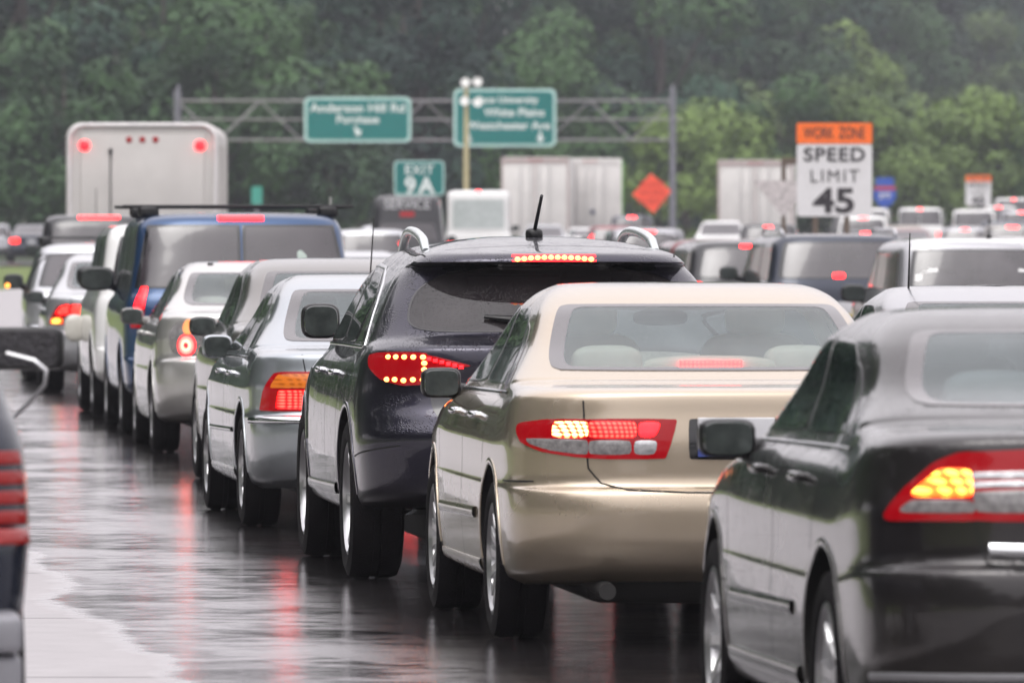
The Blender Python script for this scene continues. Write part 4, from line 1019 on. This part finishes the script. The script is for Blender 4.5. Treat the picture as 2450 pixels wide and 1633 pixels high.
def trailer(label, X, Y, head, H=4.05, W=1.3, mat=TRW, sidecol=None, L=12, topcol=None, spot=False):
    r_ = empty('lorry_trailer', (X, Y, gz(Y)), PI/2+R(head)); tag(r_, label, 'truck', 'white lorry trailers beyond the traffic')
    MB().box(0, L, -W, W, 1.1, H, .05).build('cargo_box', mat, r_)
    f = MB(); t = .07
    f.box(-.03, .0, -W, W, H-.22, H-.02); f.box(-.03, .0, -W, -W+t, 1.1, H-.22); f.box(-.03, .0, W-t, W, 1.1, H-.22); f.box(-.03, 0, -.02, .02, 1.1, H-.22)
    f.build('door_frame', topcol or simple('faded_frame', (.42, .34, .33), .6), r_)
    for y in (-.55, -.15, .15, .55): MB().tube([(-.045, y, 1.15), (-.045, y, H-.3)], .014, 6).build('lock_rod', ALU, r_)
    for y in (-.2, 0, .2): MB().sup((-.04, y, H-.12), (.02, .06, .03), 3).build('marker_light', RDIM, r_)
    if sidecol: MB().box(0.02, L-.05, -W-.06, -W, 1.15, H-.06, .01).build('side_panel', sidecol, r_)
    if spot: MB().sup((-.04, -.1, 1.95), (.03, .09, .10), 3).build('badge', simple('badge_blue', (.02, .03, .09), .5), r_)
    MB().box(.3, L, -.5, .5, .8, 1.1).build('chassis', UND, r_); MB().box(0, .1, -1.1, 1.1, .5, .62).build('bumper', DRK, r_)
    truck_wheels(r_, (1.5, 2.8), 1.0)
    MB().box(L+.3, L+3.0, -1.15, 1.15, .6, 3.4, .2).build('tractor_cab', WHIT, r_)
trailer('white trailer with a rusty pink top edge, left one of the close pair', .88, 327, -2.2)
trailer('white trailer with a bright green side edge and a dark round badge', 3.05, 334, -.0, W=1.25, sidecol=simple('bright_green', (.16, .45, .07), .5), topcol=TRW, spot=True)
trailer('pale trailer partly behind the white triangular sign and the speed limit sign', 9.4, 330, -2.5, H=3.95, W=1.45)

# ------------------------------------------------------------------ signs
def text_mesh(body, size, mat, parent, x, z, y=-.02, name='lettering', bold=.0, spacing=1.0, sx=1.0, fit=None):
    t = bpy.data.curves.new('t', 'FONT'); t.body = body; t.size = size; t.align_x = 'CENTER'; t.align_y = 'CENTER'; t.extrude = .003; t.offset = bold; t.space_character = spacing
    o = bpy.data.objects.new('t', t); C.objects.link(o); bpy.context.view_layer.update()
    me = bpy.data.meshes.new_from_object(o.evaluated_get(bpy.context.evaluated_depsgraph_get())); bpy.data.objects.remove(o)
    me.materials.clear(); me.materials.append(mat); b = bpy.data.objects.new(name, me); C.objects.link(b); b.parent = parent
    b.location = (x, y, z); b.rotation_euler = (PI/2, 0, 0)
    if fit: xs = [v.co.x for v in me.vertices]; sx = fit/(max(xs)-min(xs))
    b.scale = (sx, 1, 1); return b
def rrect(x0, x1, z0, z1, r, y0, y1, n=6):
    P = []
    for (cx, cz, a) in ((x1-r, z1-r, 0), (x0+r, z1-r, 90), (x0+r, z0+r, 180), (x1-r, z0+r, 270)):
        for i in range(n+1): t = R(a+90*i/n); P.append((cx+r*math.cos(t), cz+r*math.sin(t)))
    return MB().add(*prism(P, 'y', y0, y1))
SGRN = simple('sign_green', (.0, .155, .145), .6, vary=.06); SEDG = simple('sign_pale_edge', (.42, .62, .58), .5); SWHT = simple('sign_white', (.68, .67, .68), .45, vary=.04)
SBLK = simple('sign_black', (.03, .025, .03), .5); SORG = simple('sign_orange', (.95, .17, .02), .5, vary=.05); SORD = simple('sign_red_orange', (.95, .10, .045), .5, vary=.05); SLET = simple('sign_letters', (.72, .78, .76), .5)
GALV = simple('galvanised_steel', (.30, .30, .33), .5, metal=.5); WOODP = simple('sign_post_wood', (.12, .09, .07), .7)
def px(x, Y): return (x-1176)/19600*Y
def pz(y, Y): return CAM_H + (553-y)/19600*Y
def arrow(parent, x, z, s, mat, rot=0, name='arrow'):
    P = [(0, -1), (.85, -.05), (.3, -.05), (.3, 1), (-.3, 1), (-.3, -.05), (-.85, -.05)]
    ca, sa = math.cos(rot), math.sin(rot)
    P = [(x+s*(a*ca-b*sa), z+s*(a*sa+b*ca)) for a, b in P]; return MB().add(*prism(P, 'y', -.03, -.012)).build(name, mat, parent)
# speed limit sign
def speed_sign(Y, x0, x1, ytop, ymid, ybot, label, posts):
    X = px((x0+x1)/2, Y); w = (x1-x0)/19600*Y/2; g = gz(Y); r_ = empty('speed_limit_sign', (X, Y, g)); tag(r_, label, 'sign')
    zt, zm, zb = pz(ytop, Y)-g, pz(ymid, Y)-g, pz(ybot, Y)-g
    o = rrect(-w, w, zb, zm-.012, .05, -.004, .004).build('sign_panel', SWHT, r_, 30)
    bd = rrect(-w+.03, w-.03, zb+.03, zm-.042, .04, -.007, -.0045); 
    o2 = rrect(-w, w, zm, zt, .03, -.008, .002).build('work_zone_panel', SORG, r_, 30)
    h = zm-zb
    text_mesh('WORK  ZONE', (zt-zm)*.78, SBLK, o2, 0, (zt+zm)/2-.0, -.014, bold=.003, fit=w*1.62)
    text_mesh('SPEED', h*.26, SBLK, o, 0, zb+h*.84, -.012, bold=.008, spacing=1.12, fit=w*1.62); text_mesh('LIMIT', h*.25, SBLK, o, 0, zb+h*.545, -.012, bold=.0, spacing=1.22, fit=w*1.28)
    text_mesh('45', h*.46, SBLK, o, 0, zb+h*.20, -.012, bold=.018, fit=w*1.1)
    for x in posts: MB().box(px(x, Y)-X-.05, px(x, Y)-X+.05, .01, .09, -.1, zt-.2, .005).build('post', WOODP, r_)
    return r_
speed_sign(150, 1830, 2003, 283, 330, 497, 'large white speed limit 45 sign with an orange work zone panel on top', (1873, 1945))
speed_sign(390, 2218, 2276, 403, 417, 472, 'small distant speed limit sign with an orange top, in the mist at the right', (2230, 2262))
# triangular sign, seen beside the speed limit sign
Y = 165; g = gz(Y); X = px(1800, Y); r_ = empty('yield_sign', (X, Y, g)); tag(r_, 'grey white triangular sign point down, left of the speed limit sign', 'sign')
zt, zb = pz(415, Y)-g, pz(500, Y)-g; w = .60
MB().add(*prism([(-w, zt), (w, zt), (0, zb)], 'y', -.01, .01)).build('sign_panel', simple('weathered_grey', (.50, .46, .46), .7, vary=.35, scale=14), r_)
MB().box(-.045, .045, .012, .09, 0, pz(365, Y)-g).build('post', WOODP, r_); MB().box(-.04, .30, .0, .08, pz(378, Y)-g, pz(362, Y)-g).build('top_bracket', WOODP, r_)
# orange diamond
Y = 290; g = gz(Y); X = px(1497, Y); r_ = empty('road_work_sign', (X, Y, g)); tag(r_, 'orange diamond road work sign right of the green edged trailer', 'sign')
z0 = pz(444, Y)-g; hw = 46/19600*Y
pl = MB().add(*prism([(-hw*.98, -.04), (-.03, hw), (hw*.98, .08), (.06, -hw)], 'y', -.01, .01)); pl.V = [(x, y, z+z0) for x, y, z in pl.V]; pl = pl.build('sign_panel', SORD, r_)
for i, t in enumerate(('ROAD', 'WORK', 'AHEAD')): text_mesh(t, .30, simple('sign_faint_red', (.55, .05, .03), .5), pl, .02, z0+.30-.29*i, -.02)
for x in (-.25, .25): MB().box(x-.04, x+.04, .012, .08, 0, z0-hw*.3).build('post', DRK, r_)
# exit sign
Y = 240; g = gz(Y); X = px(963, Y); r_ = empty('exit_sign', (X, Y, g)); tag(r_, 'small green exit sign standing above the tall black van', 'sign')
w = 58/19600*Y; zt, zb = pz(369, Y)-g, pz(449, Y)-g
o = rrect(-w, w, zb, zt, .12, -.01, .0).build('sign_panel', SEDG, r_); rrect(-w+.05, w-.05, zb+.05, zt-.05, .09, -.016, -.011).build('green_face', SGRN, o)
text_mesh('EXIT', .36, SLET, o, 0, zt-.27, -.03, bold=.006, spacing=1.15); text_mesh('9A', .62, SLET, o, 0, zt-.72, -.03, bold=.02, spacing=1.3)
for x in (-.45, .45): MB().box(x-.05, x+.05, .01, .1, 0, zb+.1).build('post', DRK, r_)
# blue route shield
Y = 380; g = gz(Y); X = px(2032, Y); r_ = empty('route_sign', (X, Y, g)); tag(r_, 'blue shield route sign with a red band, right of the speed limit sign', 'sign')
zc = pz(440, Y)-g
MB().box(-.40, .40, -.01, .01, zc+.28, zc+.62).build('direction_panel', simple('sign_blue', (.02, .08, .42), .5), r_)
P = [(0, -.72), (.30, -.58), (.50, -.25), (.50, .05), (.42, .25), (-.42, .25), (-.50, .05), (-.50, -.25), (-.30, -.58)]
o = MB().add(*prism([(a, b+zc) for a, b in P], 'y', -.012, .008)).build('shield_panel', simple('sign_blue', (.02, .08, .42), .5), r_)
MB().box(-.47, .47, -.02, -.013, zc+.08, zc+.22).build('red_band', simple('sign_red', (.5, .03, .04), .5), o)
text_mesh('287', .36, SWHT, o, 0, zc-.20, -.03, bold=.01)
MB().box(-.04, .04, .01, .08, 0, zc+.6).build('post', DRK, r_)
# faint small green sign far left of centre
Y = 300; g = gz(Y); r_ = empty('marker_sign', (px(590, Y), Y, g)); tag(r_, 'small faint green upright sign against the trees, right of the box truck', 'sign')
MB().box(-.19, .19, -.01, .01, pz(470, Y)-g, pz(428, Y)-g).build('sign_panel', simple('faint_green', (.05, .30, .24), .6), r_); MB().box(-.04, .04, .012, .06, 0, pz(430, Y)-g).build('post', GALV, r_)

# overhead gantry
def gantry():
    Y = 312; g = gz(Y); X0, X1 = px(408, Y), px(1545, Y)
    r_ = empty('sign_gantry', ((X0+X1)/2, Y, g)); tag(r_, 'steel lattice gantry spanning the motorway', 'gantry'); xc = (X0+X1)/2
    a, b = X0-xc, X1-xc; zt = pz(232, Y)-g; zb = pz(322, Y)-g; zm = pz(275, Y)-g
    for nm, x, top in (('upright_post', a, 208), ('upright_post', b, 205)):
        q = MB()
        for dy in (-.7, .7): q.tube([(x, dy, -.2), (x, dy, pz(top, Y)-g)], .11, 12)
        for k in range(8): q.tube([(x, -.7 if k % 2 else .7, .8*k+.2), (x, .7 if k % 2 else -.7, .8*k+1)], .04, 6)
        q.build(nm, simple('gantry_grey', (.19, .19, .22), .55, metal=.3), r_)
    q = MB()
    for dy in (-.7, .7):
        for z in (zt, zb): q.tube([(a, dy, z), (b, dy, z)], .034, 8)
        q.tube([(a, dy, zm), (b+.3, dy, zm)], .026, 8)
        n = 12
        for k in range(n):
            x0 = a+(b-a)*k/n; x1 = a+(b-a)*(k+1)/n; q.tube([(x0, dy, zt if k % 2 == 0 else zb), (x1, dy, zb if k % 2 == 0 else zt)], .024, 6)
    for k in range(13):
        x0 = a+(b-a)*k/12
        for z in (zt, zb): q.tube([(x0, -.7, z), (x0, .7, z)], .025, 6)
        if k < 12: q.tube([(x0, -.7, zb), (x0+(b-a)/12, .7, zb)], .03, 6)
    q.build('lattice_beam', simple('gantry_pale', (.26, .25, .26), .55, metal=.3), r_)
    def panel(x0, x1, y0, y1, label, lines, arrows):
        P0 = empty('overhead_sign', (px((x0+x1)/2, Y), Y-.85, g)); tag(P0, label, 'sign')
        w_ = (x1-x0)/19600*Y/2; t0, t1 = pz(y0, Y)-g, pz(y1, Y)-g
        o_ = rrect(-w_, w_, t1, t0, .22, -.02, .02).build('sign_panel', SEDG, P0); rrect(-w_+.11, w_-.11, t1+.11, t0-.11, .16, -.032, -.022).build('green_face', SGRN, o_)
        for (s_, y_, sz, xo, sx) in lines: text_mesh(s_, sz, SLET, o_, xo, pz(y_, Y)-g, -.045, bold=.008, sx=sx)
        for (x_, y_, rot) in arrows: arrow(o_, px(x_, Y)-P0.location.x, pz(y_, Y)-g, .19, SLET, rot).location = (0, -.02, 0)
        MB().box(-w_*.6, -w_*.6+.1, .02, .85, (t0+t1)/2-.6, (t0+t1)/2+.6).box(w_*.6, w_*.6+.1, .02, .25, t1+.2, t0-.2).build('mounting_bracket', DRK, P0)
    panel(700, 945, 224, 328, 'green overhead sign with two lines and one arrow, left one on the gantry', [('Anderson Hill Rd', 250, .44, .0, 1.12), ('Purchase', 276, .40, 0, 1.08)], [(822, 303, .55)])
    panel(1042, 1277, 205, 338, 'green overhead sign with three lines and two arrows, right one on the gantry', [('Pace University', 231, .33, .1, 1.08), ('White Plains', 260, .40, .35, 1.08), ('Westchester Ave', 290, .40, .12, 1.08)], [(1076, 319, 0), (1241, 317, 0)])
gantry()
# floodlight pole
Y = 275; g = gz(Y); X = px(1071, Y); r_ = empty('floodlight_pole', (X, Y, g)); tag(r_, 'slim beige pole carrying four white floodlights in front of the right green overhead sign', 'street lamp')
MB().tube([(0, 0, 0), (0, 0, pz(180, Y)-g)], [.11, .07], 12).build('pole', simple('beige_pole', (.48, .42, .24), .6), r_)
for (x, y) in ((1069, 190), (1097, 188), (1067, 232), (1097, 235)):
    dx = px(x, Y)-X; z = pz(y, Y)-g; o = MB().lathe([(.001, .12), (.09, .10), (.14, -.02), (.15, -.10)], (dx, -.12, z), 20).tube([(0, 0, z), (dx, 0, z)], .025, 6).build('lamp_head', simple('lamp_grey', (.6, .6, .62), .4), r_)
    MB().lathe([(.001, -.10), (.14, -.095), (.15, -.10)], (dx, -.12, z), 20).build('lamp_glass', simple('lamp_glow', (.8, .8, .78), .3, emit=(1, .96, .93), es=.12), o)

# ------------------------------------------------------------------ road and ground
LX = [(-30, 7.2), (0, 4.3), (20, 2.32), (34, .92), (48, -.55), (66, -1.9), (78, -2.85), (92, -4.1), (110, -5.3), (130, -6.25), (150, -6.3), (200, -5.4), (260, -2.6), (330, 2.5), (420, 12), (520, 27), (700, 62), (1000, 130)]
def lane_x(Y):
    for i in range(len(LX)-1):
        if Y <= LX[i+1][0] or i == len(LX)-2:
            a, b = LX[i], LX[i+1]; t = (Y-a[0])/(b[0]-a[0]); return a[1]+(b[1]-a[1])*t
def ground_mesh(name, offs, Ys, mat, dz=0, kind='structure'):
    V = []; F = []; n = len(offs); UV = []
    for y in Ys:
        for o in offs: x = lane_x(y)+o; V.append((x, y, gz(y)+dz)); UV.append((o, y))
    for i in range(len(Ys)-1):
        for k in range(n-1): F.append((i*n+k, i*n+k+1, (i+1)*n+k+1, (i+1)*n+k))
    me = bpy.data.meshes.new(name); me.from_pydata(V, [], F); me.materials.append(mat)
    uv = me.uv_layers.new(name='lane'); 
    for l in me.loops: uv.data[l.index].uv = UV[l.vertex_index]
    me.shade_smooth(); o = bpy.data.objects.new(name, me); C.objects.link(o); o['kind'] = kind; return o
YS = list(range(-30, 150, 5)) + list(range(150, 450, 10)) + [500, 560, 640, 750, 900]
def wet_road():
    m, t, o = nodes('wet_pavement'); p = N(t, 'ShaderNodeBsdfPrincipled')
    uv = N(t, 'ShaderNodeUVMap', uv_map='lane'); sx = N(t, 'ShaderNodeSeparateXYZ'); t.links.new(uv.outputs[0], sx.inputs[0])
    tc = N(t, 'ShaderNodeTexCoord')
    def noise(sc, det, vec=None, rough=.55):
        n = N(t, 'ShaderNodeTexNoise', i_Scale=sc, i_Detail=det, i_Roughness=rough); t.links.new(vec or tc.outputs['Object'], n.inputs['Vector']); return n.outputs['Fac']
    def mth(op, a, b=None, c=None, clamp=False):
        n = N(t, 'ShaderNodeMath', operation=op, use_clamp=clamp)
        for i, v in enumerate((a, b, c)):
            if v is None: continue
            if isinstance(v, (int, float)): n.inputs[i].default_value = v
            else: t.links.new(v, n.inputs[i])
        return n.outputs[0]
    # water edge: lateral offset from the lane, frayed by noise
    edge = mth('ADD', sx.outputs['X'], mth('MULTIPLY', mth('SUBTRACT', noise(.35, 6), .5), .9))
    edge = mth('ADD', edge, mth('MULTIPLY', mth('SUBTRACT', noise(9, 4), .5), .10))
    film = ramp(t, mth('ADD', mth('MULTIPLY', edge, .5), 1.5), .25, .33).outputs[0]      # 0 damp shoulder, 1 wet film
    # film thickness patches: 1 smooth water, 0 wet stones showing
    th = ramp(t, mth('ADD', mth('MULTIPLY', noise(.7, 5), .55), mth('MULTIPLY', noise(4.5, 4), .45)), .44, .62).outputs[0]
    lane_wet = N(t, 'ShaderNodeMapRange', interpolation_type='SMOOTHSTEP'); t.links.new(edge, lane_wet.inputs[0]); lane_wet.inputs[1].default_value = -1.75; lane_wet.inputs[2].default_value = -.75
    th = mth('MAXIMUM', th, mth('MULTIPLY', lane_wet.outputs[0], .93))
    base_f = ramp(t, noise(40, 4), .3, .7, (.010, .009, .010, 1), (.035, .031, .032, 1)).outputs[0]
    base_d = ramp(t, mth('ADD', mth('MULTIPLY', noise(3, 6, rough=.7), .6), mth('MULTIPLY', noise(90, 3), .4)), .25, .75, (.27, .255, .262, 1), (.40, .38, .388, 1)).outputs[0]
    mx = N(t, 'ShaderNodeMix', data_type='RGBA'); t.links.new(film, mx.inputs[0]); t.links.new(base_d, mx.inputs[6]); t.links.new(base_f, mx.inputs[7])
    # transverse joints every 5 m
    jt = mth('LESS_THAN', mth('ABSOLUTE', mth('SUBTRACT', mth('MODULO', mth('ADD', sx.outputs['Y'], 100.6), 5.0), 2.5)), .035)
    m2 = N(t, 'ShaderNodeMix', data_type='RGBA'); t.links.new(mth('MULTIPLY', jt, .75), m2.inputs[0]); t.links.new(mx.outputs[2], m2.inputs[6]); m2.inputs[7].default_value = (.05, .045, .045, 1)
    t.links.new(m2.outputs[2], p.inputs['Base Color'])
    rf = mth('MULTIPLY_ADD', th, -.155, .21)
    rg = N(t, 'ShaderNodeMix', data_type='FLOAT'); t.links.new(film, rg.inputs[0]); rg.inputs[2].default_value = .55; t.links.new(rf, rg.inputs[3])
    t.links.new(rg.outputs[0], p.inputs['Roughness'])
    p.inputs['IOR'].default_value = 1.4; p.inputs['Specular IOR Level'].default_value = .6
    b = N(t, 'ShaderNodeBump', i_Distance=.012); t.links.new(mth('ADD', mth('MULTIPLY', noise(6, 4), .12), mth('MULTIPLY', noise(.9, 5), 1.0)), b.inputs['Height']); b.inputs['Strength'].default_value = .9
    b2 = N(t, 'ShaderNodeBump', i_Distance=.002); t.links.new(noise(160, 3), b2.inputs['Height']); t.links.new(b.outputs[0], b2.inputs['Normal']); b2.inputs['Strength'].default_value = .2
    t.links.new(b2.outputs[0], p.inputs['Normal'])
    gl = N(t, 'ShaderNodeBsdfGlossy', distribution='MULTI_GGX'); gl.inputs[0].default_value = (.97, .95, .96, 1); t.links.new(rg.outputs[0], gl.inputs['Roughness']); t.links.new(b2.outputs[0], gl.inputs['Normal'])
    fr = N(t, 'ShaderNodeFresnel', i_IOR=1.45)
    df = N(t, 'ShaderNodeBsdfDiffuse'); t.links.new(m2.outputs[2], df.inputs[0]); ms = N(t, 'ShaderNodeMixShader'); t.links.new(fr.outputs[0], ms.inputs[0]); t.links.new(df.outputs[0], ms.inputs[1]); t.links.new(gl.outputs[0], ms.inputs[2])
    mf = N(t, 'ShaderNodeMixShader'); t.links.new(film, mf.inputs[0]); t.links.new(p.outputs[0], mf.inputs[1]); t.links.new(ms.outputs[0], mf.inputs[2])
    t.links.new(mf.outputs[0], o.inputs[0]); return m
ground_mesh('road', [-9, -6, -3, -1, 0, 2, 6, 10, 14, 18, 22], YS, wet_road())
GRS = simple('verge_grass', (.10, .14, .025), .9, vary=.4, scale=1.5, bump=.8, bscale=20)
def big_ground():
    V = []; F = []; xs = [-600, -200, -100, -60, -40, -20, 0, 20, 40, 60, 100, 200, 600]; ys = [-60] + YS + [1100, 1500]
    for y in ys:
        for x in xs: V.append((x, y, gz(min(y, 900))-.12))
    n = len(xs)
    for i in range(len(ys)-1):
        for k in range(n-1): F.append((i*n+k, i*n+k+1, (i+1)*n+k+1, (i+1)*n+k))
    o = mk('ground', V, F, GRS); o['kind'] = 'structure'
big_ground()
V = []
o = MB().add([(-60, 318, gz(318)-.05), (-13, 324, gz(324)-.05), (-13, 345, gz(345)-.05), (-60, 345, gz(345)-.05)], [(0, 1, 2, 3)]).build('side_road', simple('asphalt', (.06, .06, .062), .4)); o['kind'] = 'structure'

# hills behind
def hill_z(x, y):
    base = 395 + max(0, (x+6))*7 if x > -6 else 395 + (x+6)*.55
    d = y - base
    return gz(min(y, 900)) - .3 + (0 if d < 0 else (6.5+max(0, x)*.42)*(1-math.exp(-d/50)))
V = []; F = []; xs = [-160+8*i for i in range(60)]; ys = [330+12*i for i in range(70)]
for y in ys:
    for x in xs: V.append((x, y, hill_z(x, y) + (random.uniform(-.4, .4))))
n = len(xs)
for i in range(len(ys)-1):
    for k in range(n-1): F.append((i*n+k, i*n+k+1, (i+1)*n+k+1, (i+1)*n+k))
hl = mk('hills', V, F, simple('undergrowth', (.035, .05, .022), .95, vary=.5, scale=.3)); hl['kind'] = 'structure'

# ------------------------------------------------------------------ trees
def leaf_mat(name, c0, c1):
    m, t, o = nodes(name); p = N(t, 'ShaderNodeBsdfPrincipled', i_Roughness=.65)
    tc = N(t, 'ShaderNodeTexCoord'); ns = N(t, 'ShaderNodeTexNoise', i_Scale=.30, i_Detail=5.0); t.links.new(tc.outputs['Object'], ns.inputs['Vector'])
    oi = N(t, 'ShaderNodeObjectInfo'); ad = N(t, 'ShaderNodeMath', operation='MULTIPLY_ADD'); t.links.new(oi.outputs['Random'], ad.inputs[0]); ad.inputs[1].default_value = .40; t.links.new(ns.outputs['Fac'], ad.inputs[2])
    r = ramp(t, ad.outputs[0], .42, .86, (*c0, 1), (*c1, 1)); t.links.new(r.outputs[0], p.inputs['Base Color'])
    p.inputs['Specular IOR Level'].default_value = .3
    t.links.new(p.outputs[0], o.inputs[0]); return m
LF = [leaf_mat('leaves_dark', (.004, .015, .013), (.022, .066, .034)), leaf_mat('leaves_olive', (.008, .024, .014), (.046, .104, .030)), leaf_mat('leaves_yellow_green', (.034, .060, .022), (.13, .20, .045))]
BARK = simple('bark', (.06, .05, .042), .9)
def tree_proto(seed, h, rad, n=8500, ls=.24, low=.14):
    rg = random.Random(seed); V = []; F = []
    lobes = []
    for i in range(22):
        z = h*rg.uniform(low, .93); f = (z/h-low)/(1-low); env = rad*(math.sin(PI*min(1, .16+.80*f))**.7)
        a = rg.uniform(0, 2*PI); q = env*math.sqrt(rg.uniform(.15, 1))*.82
        lobes.append((Vector((q*math.cos(a), q*math.sin(a), z)), rad*rg.uniform(.26, .50)))
    per = n//len(lobes)
    for c, r in lobes:
        for k in range(per):
            d = Vector((rg.gauss(0, 1), rg.gauss(0, 1), rg.gauss(0, 1))).normalized(); p = c + Vector((d.x, d.y, d.z*.75))*r*rg.uniform(.80, 1.05)
            nn = (d + Vector((rg.uniform(-.7, .7), rg.uniform(-.7, .7), rg.uniform(-.3, .9)))).normalized(); a = nn.orthogonal().normalized(); b = nn.cross(a); s_ = ls*rg.uniform(.55, 1.35)
            t = rg.uniform(0, PI); a2 = a*math.cos(t)+b*math.sin(t); b2 = -a*math.sin(t)+b*math.cos(t)
            i0 = len(V); V += [p-a2*s_, p-b2*s_*.55, p+a2*s_, p+b2*s_*.55]; F.append((i0, i0+1, i0+2, i0+3))
    me = bpy.data.meshes.new('crown'); me.from_pydata([tuple(v) for v in V], [], F); me.update()
    q = MB(); q.tube([(0, 0, -1), (.1, 0, h*.3), (.0, .1, h*.6), (0, 0, h*.85)], [h*.028, h*.02, h*.013, .03], 8)
    for c, r in lobes[:12]: q.tube([(0, 0, c.z*.55), c*.6+Vector((0, 0, c.z*.3)), c], [h*.009, h*.006, .02], 5)
    tm = bpy.data.meshes.new('trunk'); tm.from_pydata([tuple(v) for v in q.V], [], q.F); tm.materials.append(BARK); tm.shade_smooth()
    return me, tm
PROT = [tree_proto(11, 15, 5.2), tree_proto(12, 13, 5.6), tree_proto(13, 17, 4.8), tree_proto(14, 11, 5.4), tree_proto(15, 8, 4.2, 6000, .22, .03)]
LEAFY = {}
def add_tree(x, y, k, li, sc, label, group, rz):
    z = hill_z(x, y)
    r_ = empty('tree', (x, y, z-.2), rz); r_.scale = (sc, sc, sc*random.uniform(.92, 1.1)); tag(r_, label, 'tree', group)
    key = (k, li)
    if key not in LEAFY:
        me = PROT[k][0].copy(); me.materials.append(LF[li]); LEAFY[key] = me
    a = bpy.data.objects.new('crown', LEAFY[key]); b = bpy.data.objects.new('trunk', PROT[k][1])
    for o_ in (a, b): C.objects.link(o_); o_.parent = r_
rt = random.Random(5)
tone = ('dark green', 'olive green', 'yellow green'); 
def where(px_):
    for lim, s_ in ((60, 'the far left edge'), (330, 'the white box truck'), (560, 'the left gantry post'), (700, 'the gap right of the box truck'), (950, 'the left overhead sign'), (1060, 'the green exit sign'),
        (1290, 'the right overhead sign'), (1480, 'the green edged trailer'), (1600, 'the right gantry post'), (1830, 'the pale right trailer'), (2010, 'the speed limit sign'), (2160, 'the blue route shield'), (2290, 'the small distant speed limit sign')):
        if px_ < lim: return s_
    return 'the right edge'
ROWN = {}
def plant(row, x, y, k, li, sc):
    pxx = 1176 + x/y*19600
    if pxx < -60: lab = tone[li]+' leafy tree off to the left, beyond the picture edge'; grp = 'trees left of the view'
    elif pxx > 2420: lab = tone[li]+' leafy tree off to the right, beyond the picture edge'; grp = 'trees right of the view'
    else:
        key = (row, where(pxx)); ROWN[key] = ROWN.get(key, 0)+1; i = ROWN[key]
        lab = '%s %s tree %s, above %s' % (('first', 'second', 'third', 'fourth', 'fifth', 'sixth', 'seventh', 'eighth')[min(i, 8)-1], tone[li], row, where(pxx)); grp = 'trees on the wooded hillside'
    add_tree(x, y, k, li, sc, lab, grp, rt.uniform(0, 6.28))
def plain_tree(x, y, k, li, sc, label, group):
    r_ = empty('tree', (x, y, -.2), rt.uniform(0, 6.28)); r_.scale = (sc,)*3; tag(r_, label, 'tree', group)
    key = (k, li)
    if key not in LEAFY: me = PROT[k][0].copy(); me.materials.append(LF[li]); LEAFY[key] = me
    a = bpy.data.objects.new('crown', LEAFY[key]); b = bpy.data.objects.new('trunk', PROT[k][1])
    for o_ in (a, b): C.objects.link(o_); o_.parent = r_
for i in range(17): plain_tree(-64+8*i, -62-rt.uniform(0, 12), rt.choice((0, 1, 2)), 0, 1.1, 'dark unseen tree behind the camera, added to darken reflections in car bodies', 'trees behind the camera')  # unseen row added so the rear panels mirror something dark
for i in range(36): plain_tree(-25-.05*(9*i)-rt.uniform(0, 5), -50+9*i, rt.choice((0, 1, 3)), rt.choice((0, 1)), 1.9, 'roadside tree out of the picture to the left, mirrored in car sides', 'trees beside the left shoulder')  # unseen trees, enlarged and crowded to darken reflections in side windows
def base_y(x): return 395 + max(0, (x+6))*7 if x > -6 else 395 + (x+6)*.55
rows_ = [('in the lowest row', -12, 5.6, (0, 1), .92, (3, 4, 1)), ('in the second row', 6, 6.6, (0, 1), 1.0, (0, 1, 3)), ('in the middle row', 26, 6.2, (1, 0), .88, (1, 0, 2)), ('in the upper row', 44, 6, (0, 0, 1), .92, (0, 2, 1)), ('on the hilltop', 62, 6, (0, 1), .95, (2, 0)), ('on the far ridge', 84, 7, (0, 1), 1.0, (2, 0))]
for row, dy, sp, lis, sc, ks in rows_:
    x = -62.0 + rt.uniform(0, 4)
    while x < 100:
        yy = base_y(x)+dy+rt.uniform(-4, 5)
        lim = yy*.062+3
        if -lim-45 < x < lim+6:
            li = rt.choice(lis)
            if x > 12 and row in ('in the lowest row', 'in the second row'): li = 2 if rt.random() < .75 else 1
            elif x > 12 and row == 'in the middle row': li = rt.choice((1, 2, 0))
            elif -4 < x < 3 and rt.random() < .3: li = 1
            plant(row, x, yy, rt.choice(ks), li, sc*rt.uniform(.85, 1.15)*(1 if x < 8 else 1.2))
        x += sp*rt.uniform(.8, 1.2)*(1 if x < 12 else 1.15)

for i, (x, y, k, sc) in enumerate([(11.2, 448, 4, 1.0), (14.2, 452, 3, .78), (17.5, 455, 4, 1.12), (20.5, 452, 3, .80), (24, 458, 4, 1.1), (27.5, 460, 3, .76), (31, 466, 4, 1.05), (9, 440, 4, .85)]):
    plant('in the near clump', x, y, k, (2, 1, 2, 2)[i % 4], sc)
# ------------------------------------------------------------------ air
m, t, o = nodes('mist'); v = N(t, 'ShaderNodeVolumePrincipled'); v.inputs['Density'].default_value = .00038; v.inputs['Color'].default_value = (.56, .575, .63, 1)
v.inputs['Anisotropy'].default_value = .2; t.links.new(v.outputs[0], o.inputs['Volume'])
MB().box(-330, 420, -150, 1250, -2.5, 75).build('haze', m)['kind'] = 'stuff'
